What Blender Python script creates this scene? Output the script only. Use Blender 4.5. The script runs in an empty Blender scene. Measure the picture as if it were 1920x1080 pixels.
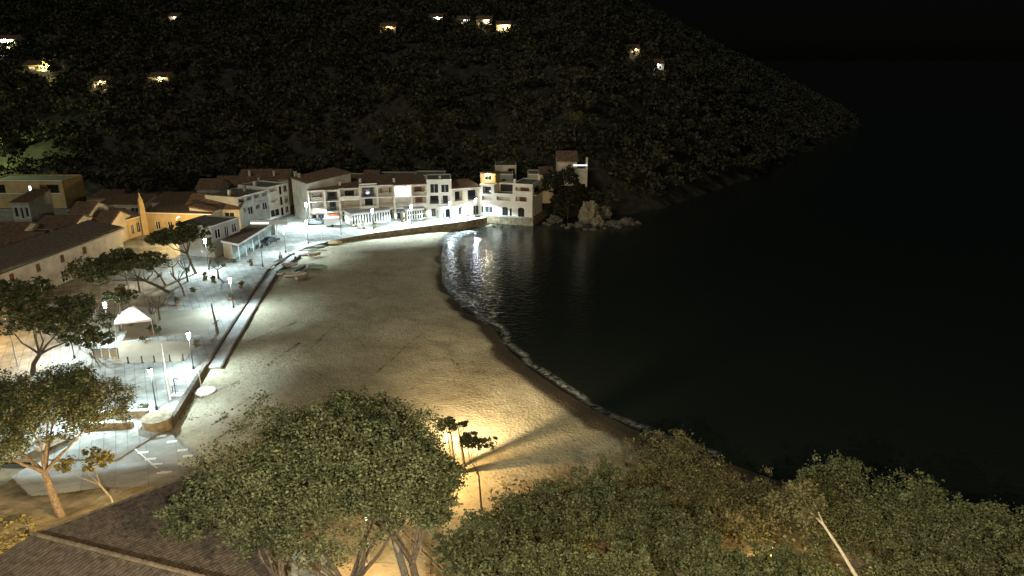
import bpy, math, random
import numpy as np
from mathutils import Vector, Matrix
random.seed(7); np.random.seed(7)
S = bpy.context.scene
C = S.collection
R = math.radians

# ------------------------------------------------------------------ camera
F_PX = 1343.0; PITCH = R(18.1); CAM_H = 44.0
cam_d = bpy.data.cameras.new('camera'); cam = bpy.data.objects.new('camera', cam_d); C.objects.link(cam)
cam.location = (0, 0, CAM_H); cam.rotation_euler = (R(90) - PITCH, 0, 0)
cam_d.sensor_width = 36; cam_d.lens = 36 * F_PX / 1920; cam_d.clip_start = 0.5; cam_d.clip_end = 6000
S.camera = cam
# ------------------------------------------------------------------ night sky, and an added soft sun lamp standing in for skyglow
GLOW_EL, GLOW_AZ = R(40), R(228)
W = bpy.data.worlds.new('World'); S.world = W; W.use_nodes = True
nt = W.node_tree; bg = nt.nodes['Background']
sky = nt.nodes.new('ShaderNodeTexSky'); sky.sky_type = 'NISHITA'; sky.sun_disc = False
sky.sun_elevation = GLOW_EL; sky.sun_rotation = GLOW_AZ
nt.links.new(sky.outputs[0], bg.inputs[0]); bg.inputs[1].default_value = 0.00030
sd = bpy.data.lights.new('skyglow_fill', 'SUN'); so = bpy.data.objects.new('skyglow_fill', sd); C.objects.link(so)
sd.energy = 0.72; sd.angle = R(12); sd.color = (0.97, 1.0, 0.84)
dv = Vector((math.sin(GLOW_AZ) * math.cos(GLOW_EL), math.cos(GLOW_AZ) * math.cos(GLOW_EL), math.sin(GLOW_EL)))
so.rotation_euler = dv.to_track_quat('Z', 'Y').to_euler()
S.view_settings.view_transform = 'Standard'; S.view_settings.look = 'None'
S.view_settings.exposure = 0.0; S.view_settings.gamma = 1.0
S.view_settings.use_curve_mapping = False

LED = 6000.0      # watts of a promenade lamp
SOD = 1.0         # scale of all sodium lamps

# ------------------------------------------------------------------ survey helpers
CP, SP = math.cos(PITCH), math.sin(PITCH)
def ray(u, v):
    r = (u - 960) / F_PX; up = (540 - v) / F_PX
    return (r, CP + up * SP, -SP + up * CP)
def G(u, v, z=2.0):
    d = ray(u, v); t = (z - CAM_H) / d[2]
    return (d[0] * t, d[1] * t, z)
def Yat(u, v, y):
    d = ray(u, v); t = y / d[1]
    return (d[0] * t, y, CAM_H + d[2] * t)
def Zat(v, y): return Yat(960, v, y)[2]

SHORE = [(260, 900), (230, 470), (150, 350), (95, 262), (62, 222), (44, 200), (30, 189), (14, 186), (4, 186), (-6, 187), (-13, 184), (-16.2, 177), (-15.6, 158), (-13.4, 138), (-9.0, 123)] + \
    [G(930, 612, 0)[:2], G(960, 655, 0)[:2], G(1000, 690, 0)[:2], G(1060, 730, 0)[:2], G(1120, 765, 0)[:2], G(1190, 800, 0)[:2]] + \
    [(24, 72), (34, 64), (48, 55), (66, 44), (90, 28), (130, 0), (170, -60), (200, -300)]
POLY = np.array(SHORE + [(-900, -300), (-900, 900)])
def shore_sd(X, Y):
    """signed distance to the coastline, positive on land"""
    X = np.asarray(X, float); Y = np.asarray(Y, float)
    D = np.full(X.shape, 1e9); inside = np.zeros(X.shape, bool)
    n = len(POLY)
    for i in range(n):
        ax, ay = POLY[i]; bx, by = POLY[(i + 1) % n]
        if i < len(SHORE) - 1:
            ex, ey = bx - ax, by - ay
            t = np.clip(((X - ax) * ex + (Y - ay) * ey) / (ex * ex + ey * ey), 0, 1)
            D = np.minimum(D, np.hypot(X - ax - t * ex, Y - ay - t * ey))
        with np.errstate(divide='ignore', invalid='ignore'):
            c = ((ay > Y) != (by > Y)) & (X < (bx - ax) * (Y - ay) / (by - ay + 1e-12) + ax)
        inside ^= c
    return np.where(inside, D, -D)
def vnoise(X, Y, s, seed=0):
    X = np.asarray(X, float) / s; Y = np.asarray(Y, float) / s
    xi = np.floor(X).astype(np.int64); yi = np.floor(Y).astype(np.int64); fx = X - xi; fy = Y - yi
    fx = fx * fx * (3 - 2 * fx); fy = fy * fy * (3 - 2 * fy)
    def h(a, b):
        k = (a * 374761393 + b * 668265263 + seed * 982451653) & 0xffffffff
        k = ((k ^ (k >> 13)) * 1274126177) & 0xffffffff
        return ((k ^ (k >> 16)) & 0xffff) / 65535.0
    return (h(xi, yi) * (1 - fx) + h(xi + 1, yi) * fx) * (1 - fy) + (h(xi, yi + 1) * (1 - fx) + h(xi + 1, yi + 1) * fx) * fy
HB = [(-900, 240), (-250, 232), (-170, 224), (-100, 216), (-60, 212), (-30, 206), (-8, 206), (8, 201), (25, 198), (44, 210), (62, 232), (95, 275), (150, 360), (230, 480), (900, 900)]
def sand_z(d):
    return np.minimum(1.55, np.where(d < 3, 0.55 * np.clip(d / 3, -3, 1), 0.55 + 0.03 * (d - 3)))
def T(X, Y):
    X = np.asarray(X, float); Y = np.asarray(Y, float)
    d = shore_sd(X, Y)
    base = np.where(d < 0, np.maximum(-6, d * 0.12 - 0.6), np.minimum(1.5, -0.8 + 0.045 * d))
    hb = np.interp(X, [p[0] for p in HB], [p[1] for p in HB])
    f = np.clip(Y - hb, 0, None)
    amp = np.interp(X, [-400, 40, 150, 260], [1, 1, .6, .25])
    hill = amp * 125 * (1 - np.exp(-f * 0.0046)) + np.clip(f / 40, 0, 1) * (9 * (vnoise(X, Y, 70, 3) - .5) + 4 * (vnoise(X, Y, 24, 5) - .5))
    near = np.clip(68 - Y + 1.5 * (vnoise(X, Y, 9, 2) - .5), 0, None)
    nh = 0.19 * np.minimum(near, 36) + 0.9 * np.clip(near - 36, 0, 36)
    nh = np.where(Y < 68, nh, 0)
    z = base + np.where(d > 0, np.minimum(hill + nh, np.maximum(0, d * 1.1)), 0)
    z = z + np.clip((68 - Y)/8, 0, 1) * np.clip((X-4)/8, 0, 1) * np.clip(d * 0.3, 0, 2.5)
    return z
def Tz(x, y): return float(T(np.array([x]), np.array([y]))[0])
def hit(u, v):
    d = ray(u, v); t = np.arange(30, 1400, 1.0)
    X = d[0] * t; Y = d[1] * t; Z = CAM_H + d[2] * t
    k = np.argmax(Z < T(X, Y))
    return (float(X[k]), float(Y[k]), float(T(X[k:k+1], Y[k:k+1])[0]))

# ------------------------------------------------------------------ materials
M = {}
def mat(name, col, rough=.8, var=.25, scale=2.0, bump=0.0, bscale=None, metal=0.0, col2=None, spec=.3, island=False, mid=None):
    if name in M: return M[name]
    m = bpy.data.materials.new(name); m.use_nodes = True; n = m.node_tree.nodes; l = m.node_tree.links
    b = n['Principled BSDF']; b.inputs['Roughness'].default_value = rough; b.inputs['Metallic'].default_value = metal
    b.inputs['Specular IOR Level'].default_value = spec
    tc = n.new('ShaderNodeTexCoord'); geo = n.new('ShaderNodeNewGeometry')
    no = n.new('ShaderNodeTexNoise'); no.inputs['Scale'].default_value = scale; no.inputs['Detail'].default_value = 6
    l.new(geo.outputs['Position'], no.inputs['Vector'])
    ramp = n.new('ShaderNodeValToRGB')
    c2 = col2 or tuple(min(1, c * (1 + var)) for c in col); c1 = tuple(c * (1 - var) for c in col)
    ramp.color_ramp.elements[0].position = .3; ramp.color_ramp.elements[1].position = .7
    ramp.color_ramp.elements[0].color = (*c1, 1); ramp.color_ramp.elements[1].color = (*c2, 1)
    if mid:
        e = ramp.color_ramp.elements.new(.5); e.color = (*mid, 1)
    if island:
        mx = n.new('ShaderNodeMath'); mx.operation = 'MULTIPLY_ADD'; mx.inputs[1].default_value = .3; 
        l.new(geo.outputs['Random Per Island'], mx.inputs[0])
        m2 = n.new('ShaderNodeMath'); m2.operation = 'MULTIPLY'; m2.inputs[1].default_value = .7
        l.new(no.outputs['Fac'], m2.inputs[0]); l.new(m2.outputs[0], mx.inputs[2]); l.new(mx.outputs[0], ramp.inputs['Fac'])
    else: l.new(no.outputs['Fac'], ramp.inputs['Fac'])
    l.new(ramp.outputs['Color'], b.inputs['Base Color'])
    if bump:
        n2 = n.new('ShaderNodeTexNoise'); n2.inputs['Scale'].default_value = bscale or scale * 4; n2.inputs['Detail'].default_value = 5
        l.new(geo.outputs['Position'], n2.inputs['Vector'])
        bp = n.new('ShaderNodeBump'); bp.inputs['Strength'].default_value = bump; bp.inputs['Distance'].default_value = .15
        l.new(n2.outputs['Fac'], bp.inputs['Height']); l.new(bp.outputs[0], b.inputs['Normal'])
    M[name] = m; return m
def emit(name, col, s):
    if name in M: return M[name]
    m = bpy.data.materials.new(name); m.use_nodes = True; b = m.node_tree.nodes['Principled BSDF']
    b.inputs['Base Color'].default_value = (*col, 1); b.inputs['Emission Color'].default_value = (*col, 1)
    b.inputs['Emission Strength'].default_value = s; M[name] = m; return m
WALL = mat('white_plaster', (.62, .60, .52), .9, .12, .6, .2, 6)
CREAM = mat('cream_plaster', (.50, .44, .33), .9, .15, .6, .2, 6)
GREYP = mat('grey_plaster', (.36, .36, .33), .9, .2, .6, .2, 6)
OCHRE = mat('ochre_plaster', (.46, .34, .17), .9, .15, .6, .2, 6)
def joints(m, w=1.6, h=.8, dark=.55):
    n = m.node_tree.nodes; l = m.node_tree.links; b = n['Principled BSDF']; src = b.inputs['Base Color'].links[0].from_socket
    geo = n.new('ShaderNodeNewGeometry'); mp = n.new('ShaderNodeMapping'); mp.inputs['Rotation'].default_value = (0, 0, R(62)); l.new(geo.outputs['Position'], mp.inputs['Vector'])
    br = n.new('ShaderNodeTexBrick'); br.inputs['Scale'].default_value = 1; br.inputs['Brick Width'].default_value = w; br.inputs['Row Height'].default_value = h; br.inputs['Mortar Size'].default_value = .05
    br.inputs['Color1'].default_value = (1, 1, 1, 1); br.inputs['Color2'].default_value = (.8, .8, .8, 1); br.inputs['Mortar'].default_value = (dark, dark, dark, 1)
    l.new(mp.outputs[0], br.inputs['Vector']); mx = n.new('ShaderNodeMix'); mx.data_type = 'RGBA'; mx.blend_type = 'MULTIPLY'; mx.inputs[0].default_value = 1
    l.new(src, mx.inputs[6]); l.new(br.outputs['Color'], mx.inputs[7])
    st = n.new('ShaderNodeTexNoise'); st.inputs['Scale'].default_value = .12; st.inputs['Detail'].default_value = 9; st.inputs['Roughness'].default_value = .7; l.new(geo.outputs['Position'], st.inputs['Vector'])
    rp = n.new('ShaderNodeValToRGB'); rp.color_ramp.elements[0].position = .4; rp.color_ramp.elements[0].color = (.66, .66, .62, 1); rp.color_ramp.elements[1].position = .58; l.new(st.outputs['Fac'], rp.inputs['Fac'])
    m2 = n.new('ShaderNodeMix'); m2.data_type = 'RGBA'; m2.blend_type = 'MULTIPLY'; m2.inputs[0].default_value = 1
    l.new(mx.outputs[2], m2.inputs[6]); l.new(rp.outputs[0], m2.inputs[7]); l.new(m2.outputs[2], b.inputs['Base Color'])
TRIM = mat('white_paint', (.75, .74, .70), .6, .05, 3)
TILE = mat('clay_tile', (.16, .10, .065), .85, .45, 1.5, .5, 12)
TILED = mat('dark_clay_tile', (.085, .065, .05), .85, .5, 2.5, .5, 12)
GLASS = mat('dark_glass', (.015, .018, .022), .12, .2, .5, spec=.5)
SHUT = mat('wood_shutter', (.13, .07, .035), .7, .3, 4)
IRON = mat('black_iron', (.03, .03, .032), .5, .2, 5, spec=.4)
BARK = mat('pine_bark', (.13, .10, .075), .95, .4, 5, .8, 14)
BARKP = mat('pale_bark', (.24, .21, .16), .9, .35, 5, .6, 14)
LEAF = mat('pine_needles', (.046, .055, .028), .8, .5, 1.1, island=True, col2=(.13, .135, .07), mid=(.065, .074, .036), spec=.1)
LEAF2 = mat('shrub_leaves', (.045, .06, .024), .8, .5, .8, island=True, col2=(.14, .15, .075), spec=.1)
LEAFO = mat('olive_leaves', (.05, .052, .024), .85, .5, .8, island=True, col2=(.15, .135, .065), spec=.1)
LEAFY = mat('dry_leaves', (.08, .07, .02), .8, .4, .8, island=True, col2=(.20, .17, .06))
FOREST = mat('forest_leaves', (.022, .026, .014), .9, .6, .09, island=True, col2=(.085, .078, .05), mid=(.045, .046, .028), spec=.05)
STONE = mat('rubble_stone', (.20, .165, .105), .95, .5, 1.6, 1, 5)
ROCK = mat('sea_rock', (.10, .09, .07), .95, .45, .5, 1, 2.5)
CONC = mat('pale_concrete', (.40, .41, .38), .9, .15, .25, .3, 8)
ASPH = mat('asphalt', (.10, .10, .10), .9, .3, .4, .3, 12)
EARTH = mat('earth', (.022, .021, .015), .95, .5, .35, .8, 3, col2=(.045, .04, .027))
PAVE = mat('paving', (.32, .32, .285), .85, .35, .45, .35, 5)
joints(PAVE, 2.4, 1.2)
joints(CONC, 3.0, 3.0, .7)
SANDP = mat('packed_sand', (.36, .31, .22), .95, .2, .25, .4, 6)
CAN = mat('white_canvas', (.72, .70, .64), .8, .08, 2)
WOODM = mat('weathered_wood', (.28, .23, .16), .85, .3, 4, .3, 20)
STEEL = mat('galvanised_steel', (.5, .5, .5), .4, .1, 3, metal=.7)

# beach sand: footprints, dark edge colour holds damp and the painted shade of the scarp
def sand_mat():
    m = bpy.data.materials.new('beach_sand'); m.use_nodes = True; n = m.node_tree.nodes; l = m.node_tree.links
    b = n['Principled BSDF']; b.inputs['Roughness'].default_value = .95; b.inputs['Specular IOR Level'].default_value = .1
    geo = n.new('ShaderNodeNewGeometry')
    def noise(sc, det=5, rough=.5):
        q = n.new('ShaderNodeTexNoise'); q.inputs['Scale'].default_value = sc; q.inputs['Detail'].default_value = det; q.inputs['Roughness'].default_value = rough
        l.new(geo.outputs['Position'], q.inputs['Vector']); return q
    big = noise(.09, 8, .65)
    r = n.new('ShaderNodeValToRGB'); r.color_ramp.elements[0].position = .35; r.color_ramp.elements[1].position = .68
    r.color_ramp.elements[0].color = (.27, .24, .16, 1); r.color_ramp.elements[1].color = (.46, .42, .30, 1)
    l.new(big.outputs['Fac'], r.inputs['Fac'])
    sp = noise(1.6, 4, .7); r2 = n.new('ShaderNodeValToRGB'); r2.color_ramp.elements[0].position = .32; r2.color_ramp.elements[1].position = .46
    r2.color_ramp.elements[0].color = (.62, .62, .62, 1); r2.color_ramp.elements[1].color = (1, 1, 1, 1); l.new(sp.outputs['Fac'], r2.inputs['Fac'])
    mul = n.new('ShaderNodeMix'); mul.data_type = 'RGBA'; mul.blend_type = 'MULTIPLY'; mul.inputs[0].default_value = 1
    l.new(r.outputs[0], mul.inputs[6]); l.new(r2.outputs[0], mul.inputs[7])
    at = n.new('ShaderNodeAttribute'); at.attribute_name = 'wet'
    wm = n.new('ShaderNodeMix'); wm.data_type = 'RGBA'; wm.inputs[7].default_value = (.075, .06, .042, 1)
    l.new(at.outputs['Fac'], wm.inputs[0]); l.new(mul.outputs[2], wm.inputs[6]); l.new(wm.outputs[2], b.inputs['Base Color'])
    n1 = noise(5.0, 8, .8); v = n.new('ShaderNodeTexVoronoi'); v.inputs['Scale'].default_value = 2.6; l.new(geo.outputs['Position'], v.inputs['Vector'])
    ad = n.new('ShaderNodeMath'); ad.operation = 'ADD'; l.new(n1.outputs['Fac'], ad.inputs[0]); l.new(v.outputs['Distance'], ad.inputs[1])
    bp = n.new('ShaderNodeBump'); bp.inputs['Strength'].default_value = .65; bp.inputs['Distance'].default_value = .10
    l.new(ad.outputs[0], bp.inputs['Height']); l.new(bp.outputs[0], b.inputs['Normal'])
    return m
def sea_mat():
    m = bpy.data.materials.new('sea_water'); m.use_nodes = True; n = m.node_tree.nodes; l = m.node_tree.links
    b = n['Principled BSDF']; b.inputs['Base Color'].default_value = (.012, .016, .014, 1); b.inputs['Roughness'].default_value = .05
    b.inputs['Specular IOR Level'].default_value = .5; b.inputs['IOR'].default_value = 1.33
    geo = n.new('ShaderNodeNewGeometry'); mp = n.new('ShaderNodeMapping'); mp.inputs['Scale'].default_value = (1, 1.7, 1)
    l.new(geo.outputs['Position'], mp.inputs['Vector'])
    a = n.new('ShaderNodeTexNoise'); a.inputs['Scale'].default_value = .8; a.inputs['Detail'].default_value = 5; a.inputs['Roughness'].default_value = .55; a.inputs['Distortion'].default_value = .6
    l.new(mp.outputs[0], a.inputs['Vector'])
    bp = n.new('ShaderNodeBump'); bp.inputs['Strength'].default_value = .4; bp.inputs['Distance'].default_value = .22
    l.new(a.outputs['Fac'], bp.inputs['Height']); l.new(bp.outputs[0], b.inputs['Normal'])
    return m
def foam_mat():
    m = bpy.data.materials.new('sea_foam'); m.use_nodes = True; n = m.node_tree.nodes; l = m.node_tree.links
    b = n['Principled BSDF']; b.inputs['Base Color'].default_value = (.55, .57, .56, 1); b.inputs['Roughness'].default_value = .6
    geo = n.new('ShaderNodeNewGeometry'); a = n.new('ShaderNodeTexNoise'); a.inputs['Scale'].default_value = .9; a.inputs['Detail'].default_value = 8; a.inputs['Roughness'].default_value = .75; a.inputs['Distortion'].default_value = 1
    l.new(geo.outputs['Position'], a.inputs['Vector'])
    at = n.new('ShaderNodeAttribute'); at.attribute_name = 'wet'
    ad = n.new('ShaderNodeMath'); ad.operation = 'MULTIPLY'; l.new(at.outputs['Fac'], ad.inputs[1])
    r = n.new('ShaderNodeValToRGB'); r.color_ramp.elements[0].position = .42; r.color_ramp.elements[1].position = .66
    l.new(a.outputs['Fac'], r.inputs['Fac']); l.new(r.outputs[0], ad.inputs[0]); l.new(ad.outputs[0], b.inputs['Alpha'])
    return m
SAND = sand_mat(); SEA = sea_mat(); FOAM = foam_mat()

# ------------------------------------------------------------------ mesh helpers
def tag(o, label=None, cat=None, group=None, kind=None):
    if label: o['label'] = label
    if cat: o['category'] = cat
    if group: o['group'] = group
    if kind: o['kind'] = kind
    return o
def empty(name, loc, rz=0, label=None, cat=None, group=None):
    o = bpy.data.objects.new(name, None); C.objects.link(o); o.location = loc; o.rotation_euler = (0, 0, rz)
    o.empty_display_size = .5
    return tag(o, label, cat, group)
def link(name, me, m, parent=None, loc=None):
    if m is not None and not me.materials: me.materials.append(m)
    o = bpy.data.objects.new(name, me); C.objects.link(o)
    if parent: o.parent = parent
    if loc: o.location = loc
    return o
class MB:
    def __init__(s): s.v = []; s.f = []
    def quad(s, a, b, c, d):
        k = len(s.v); s.v += [a, b, c, d]; s.f.append((k, k+1, k+2, k+3)); return s
    def poly(s, pts):
        k = len(s.v); s.v += list(pts); s.f.append(tuple(range(k, k + len(pts)))); return s
    def box(s, x0, x1, y0, y1, z0, z1):
        k = len(s.v)
        s.v += [(x0,y0,z0),(x1,y0,z0),(x1,y1,z0),(x0,y1,z0),(x0,y0,z1),(x1,y0,z1),(x1,y1,z1),(x0,y1,z1)]
        s.f += [tuple(k+i for i in q) for q in ((0,3,2,1),(4,5,6,7),(0,1,5,4),(1,2,6,5),(2,3,7,6),(3,0,4,7))]; return s
    def prism(s, pts, z0, z1):
        k = len(s.v); n = len(pts)
        z0s = z0 if hasattr(z0, '__len__') else [z0]*n; z1s = z1 if hasattr(z1, '__len__') else [z1]*n
        s.v += [(p[0],p[1],z0s[i]) for i,p in enumerate(pts)] + [(p[0],p[1],z1s[i]) for i,p in enumerate(pts)]
        s.f.append(tuple(k+i for i in reversed(range(n)))); s.f.append(tuple(k+n+i for i in range(n)))
        for i in range(n): j=(i+1)%n; s.f.append((k+i,k+j,k+n+j,k+n+i))
        return s
    def tube(s, pts, rad, n=8):
        rings = []
        for i, p in enumerate(pts):
            p = Vector(p)
            a = Vector(pts[max(0, i-1)]); b = Vector(pts[min(len(pts)-1, i+1)]); d = (b - a).normalized()
            q = d.to_track_quat('Z', 'Y'); r = rad[i] if hasattr(rad, '__len__') else rad
            k = len(s.v)
            for j in range(n):
                t = 2*math.pi*j/n; s.v.append(tuple(p + q @ Vector((r*math.cos(t), r*math.sin(t), 0))))
            rings.append(k)
        for a, b in zip(rings, rings[1:]):
            for j in range(n): s.f.append((a+j, a+(j+1)%n, b+(j+1)%n, b+j))
        s.f.append(tuple(rings[0]+j for j in reversed(range(n)))); s.f.append(tuple(rings[-1]+j for j in range(n)))
        return s
    def lathe(s, prof, n=12, c=(0,0)):
        return s.tube([(c[0], c[1], z) for r, z in prof], [r for r, z in prof], n)
    def mesh(s, name='m', smooth=False):
        me = bpy.data.meshes.new(name); me.from_pydata(s.v, [], s.f)
        if smooth: me.polygons.foreach_set('use_smooth', [True]*len(me.polygons))
        me.update(); return me
    def build(s, name, m, parent=None, smooth=False, loc=None): return link(name, s.mesh(name, smooth), m, parent, loc)
def np_quads(name, V, n4, m):
    """V: (n4*4,3)"""
    me = bpy.data.meshes.new(name); me.vertices.add(n4*4); me.vertices.foreach_set('co', V.astype(np.float32).ravel())
    me.loops.add(n4*4); me.loops.foreach_set('vertex_index', np.arange(n4*4, dtype=np.int32))
    me.polygons.add(n4); me.polygons.foreach_set('loop_start', np.arange(0, n4*4, 4, dtype=np.int32))
    me.update(calc_edges=True); me.validate(); me.materials.append(m); return me
def grid_mesh(name, X, Y, Z, m, keep=None, attr=None, smooth=True):
    ny, nx = X.shape; V = np.stack([X, Y, Z], -1).reshape(-1, 3)
    i = np.arange(ny*nx).reshape(ny, nx)
    Q = np.stack([i[:-1,:-1], i[:-1,1:], i[1:,1:], i[1:,:-1]], -1).reshape(-1, 4)
    if keep is not None:
        k = keep.reshape(-1); Q = Q[k[Q].all(1)]
    me = bpy.data.meshes.new(name); me.vertices.add(len(V)); me.vertices.foreach_set('co', V.astype(np.float32).ravel())
    me.loops.add(Q.size); me.loops.foreach_set('vertex_index', Q.astype(np.int32).ravel())
    me.polygons.add(len(Q)); me.polygons.foreach_set('loop_start', np.arange(0, Q.size, 4, dtype=np.int32))
    if attr is not None:
        at = me.attributes.new('wet', 'FLOAT', 'POINT'); at.data.foreach_set('value', attr.astype(np.float32).ravel())
    me.update(calc_edges=True); me.validate()
    if smooth: me.polygons.foreach_set('use_smooth', [True]*len(me.polygons))
    me.materials.append(m); return me
def leaf_cloud(P, size, flat=.4, up=.3):
    """random leaf-clump quads at points P"""
    n = len(P); a = np.random.normal(size=(n, 3)); a[:, 2] *= flat; a /= np.linalg.norm(a, axis=1)[:, None] + 1e-9
    b = np.random.normal(size=(n, 3)); b -= (a*b).sum(1)[:, None]*a; b /= np.linalg.norm(b, axis=1)[:, None] + 1e-9
    s = size * np.random.uniform(.5, 1.3, (n, 1)); a = a*s; b = b*s*np.random.uniform(.4, .9, (n, 1))
    V = np.stack([P - a*.9 - b*.3, P + b, P + a, P - b*.8], 1)
    return V.reshape(-1, 3)
def lobes_points(n, lobes, shell=.55):
    L = np.array(lobes, float)           # cx,cy,cz,rx,ry,rz
    w = (L[:,3]*L[:,4]); w /= w.sum(); idx = np.random.choice(len(L), n, p=w)
    d = np.random.normal(size=(n, 3)); d /= np.linalg.norm(d, axis=1)[:, None]
    r = shell + (1-shell)*np.random.uniform(0, 1, (n, 1))**.6
    r *= 1 + .22*(np.random.uniform(size=(n,1))**4)
    P = L[idx, :3] + d*r*L[idx, 3:]
    k = max(12, n//45); c = P[:k]; g = np.random.randint(0, k, n); sg = .10*float(np.mean(L[:, 3:5]))+.05
    return np.where(np.random.uniform(size=(n, 1)) < .88, c[g]+np.random.normal(size=(n, 3))*sg*np.array([1, 1, .7]), P)

# ------------------------------------------------------------------ terrain, sea, beach
xs = np.concatenate([np.arange(-900, -300, 25), np.arange(-300, 140, 3.0), np.arange(140, 300, 10), np.arange(300, 1500, 60)])
ys = np.concatenate([np.arange(-300, 0, 25), np.arange(0, 260, 3.0), np.arange(260, 900, 8), np.arange(900, 2600, 80)])
X, Y = np.meshgrid(xs, ys); Z = T(X, Y)
tag(link('terrain', grid_mesh('terrain', X, Y, Z, EARTH), EARTH), kind='structure')
m_ = MB().quad((-3000, -600, 0), (5000, -600, 0), (5000, 5000, 0), (-3000, 5000, 0))
tag(m_.build('sea', SEA), kind='structure')

# lighter trodden earth of the near slope
Xn, Yn = np.meshgrid(np.arange(-90, 60, .8), np.arange(14, 69.5, .8)); Dn = shore_sd(Xn, Yn)
tag(link('slope_ground', grid_mesh('slope_ground', Xn, Yn, T(Xn, Yn)+.05, mat('slope_earth', (.15, .125, .075), .95, .35, .5, .8, 3, col2=(.34, .28, .17)), Dn > 2), None), kind='structure')

# promenade edge (inland line of the beach), from the far wall to the near corner
EDGE_PX = [(912, 408), (870, 416), (800, 425), (700, 438), (620, 452), (570, 466), (545, 477), (500, 508), (440, 600), (385, 688), (318, 798)]
EDGE = [G(u, v, 2)[:2] for u, v in EDGE_PX]
ye = [p[1] for p in EDGE]
BEACH = EDGE + [(-38, 70), (-30, 67), (-14, 60), (4, 60), (22, 64), (26, 72), (14, 82), (10, 88), (6, 94), (3, 102), (0, 112), (-5, 122), (-10, 140), (-12, 158), (-12, 178), (-9, 186)]
def inpoly(X, Y, P):
    ins = np.zeros(X.shape, bool); n = len(P)
    for i in range(n):
        ax, ay = P[i][:2]; bx, by = P[(i+1) % n][:2]
        if ay == by: continue
        ins ^= ((ay > Y) != (by > Y)) & (X < (bx-ax)*(Y-ay)/(by-ay)+ax)
    return ins
def offset(line, d):
    out = []
    for i, p in enumerate(line):
        a = line[max(0, i-1)]; b = line[min(len(line)-1, i+1)]
        ex, ey = b[0]-a[0], b[1]-a[1]; q = math.hypot(ex, ey); out.append((p[0]+ey/q*d, p[1]-ex/q*d))
    return out
INL = offset(EDGE, -0.6)    # test which way is inland below
if INL[5][1] < EDGE[5][1]: INL = offset(EDGE, 0.6); SGN = 1
else: SGN = -1
xs = np.arange(-62, 30, .5); ys = np.arange(46, 198, .5); X, Y = np.meshgrid(xs, ys)
D = shore_sd(X, Y)
BP = INL + BEACH[len(EDGE):]
keep = inpoly(X, Y, INL + [(-40, 58), (-16, 48), (8, 48), (30, 58), (30, 100), (10, 140), (0, 186)]) & (D > -3)
Z = sand_z(D) + .10*(vnoise(X, Y, 2.1, 1)-.5)*np.clip(D/6, 0, 1) + .07*(vnoise(X, Y, .9, 9)-.5)*np.clip(D/6, 0, 1) + .25*(vnoise(X, Y, 11, 4)-.5)*np.clip(D/10, 0, 1)
Z = np.maximum(Z, np.where(D > 6, T(X, Y) + .1, -9))
# damp strip and painted scarp shade widen towards the near end of the beach
wid = np.interp(Y, [60, 75, 90, 105, 122, 130, 180], [4.5, 5.2, 4.4, 3.8, 2.4, 2.0, 1.8])
wet = np.clip((wid + 1.6*(vnoise(X, Y, 3, 6)-.5) - D)/.7, 0, 1)
Z = Z - wet*.12
beach_sheet = tag(link('beach', grid_mesh('beach', X, Y, Z, SAND, keep, wet), SAND), kind='structure')

# foam along the waterline
def foam_strip(pts, w_out, w_in, seed, strength=1.0):
    P = []; 
    for a, b in zip(pts, pts[1:]):
        n = max(2, int(math.hypot(b[0]-a[0], b[1]-a[1])/.4))
        for k in range(n): t = k/n; P.append((a[0]+(b[0]-a[0])*t, a[1]+(b[1]-a[1])*t))
    P = np.array(P); tg = np.gradient(P, axis=0); tg /= np.linalg.norm(tg, axis=1)[:, None]; N = np.stack([tg[:,1], -tg[:,0]], 1)
    N = np.where((shore_sd(P[:,0]+N[:,0], P[:,1]+N[:,1]) > shore_sd(P[:,0], P[:,1]))[:, None], -N, N)
    c = np.arange(len(P))
    o = (vnoise(c*.4, c*0+seed, 3, seed)-.5)*1.6
    t = np.linspace(0, 1, 9)
    U = -w_in + (w_in+w_out)*t
    X = P[:,0][:,None] + N[:,0][:,None]*(U[None,:]+o[:,None]); Y = P[:,1][:,None] + N[:,1][:,None]*(U[None,:]+o[:,None])
    fall = np.minimum(1, np.minimum(t*3, (1-t)*2))[None,:]*np.ones((len(P),1))*strength*(.5+.9*vnoise(c*.4, c*0+3, 5, seed)[:,None])
    Dd = shore_sd(X, Y); Zz = np.maximum(sand_z(Dd), 0) + .03
    return grid_mesh('foam', X, Y, Zz, FOAM, None, np.clip(fall, 0, 1), True)
sh = SHORE[10:21]
tag(link('sea_foam', foam_strip(sh[:5], 4.5, 1.0, 3, 1.0), FOAM), kind='stuff', label='broad patch of white foam and painted lamp reflection at the lit far end of the beach', cat='foam')  # wide and dense, its white includes lamp reflection on the shallows
tag(link('sea_foam', foam_strip(sh[4:]+SHORE[21:22], 1.2, .6, 8, .62), FOAM), kind='stuff', label='thin line of foam along the dark near shore', cat='foam')
# two low swash crests further out by the lit end
cr = [G(860, 590, 0)[:2], G(900, 560, 0)[:2], G(935, 575, 0)[:2], G(985, 545, 0)[:2]]

# ------------------------------------------------------------------ promenade sheets and walls
inl = INL[:]
land = [(-900, 275), (-250, 272), (-170, 258), (-100, 233), (-60, 219), (-30, 204), (-8, 204)]
pz = MB()
edge_out = [(p[0], p[1]) for p in EDGE]
pts = [(-10, 190)] + edge_out + [(-43, 68.5), (-60, 68.5), (-140, 68.5), (-300, 90), (-300, 230)] + [(-170, 219), (-100, 212), (-60, 209), (-30, 203), (-6, 203)]
tag(MB().prism(pts, 1.0, 2.0).build('promenade', PAVE), kind='structure')
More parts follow.
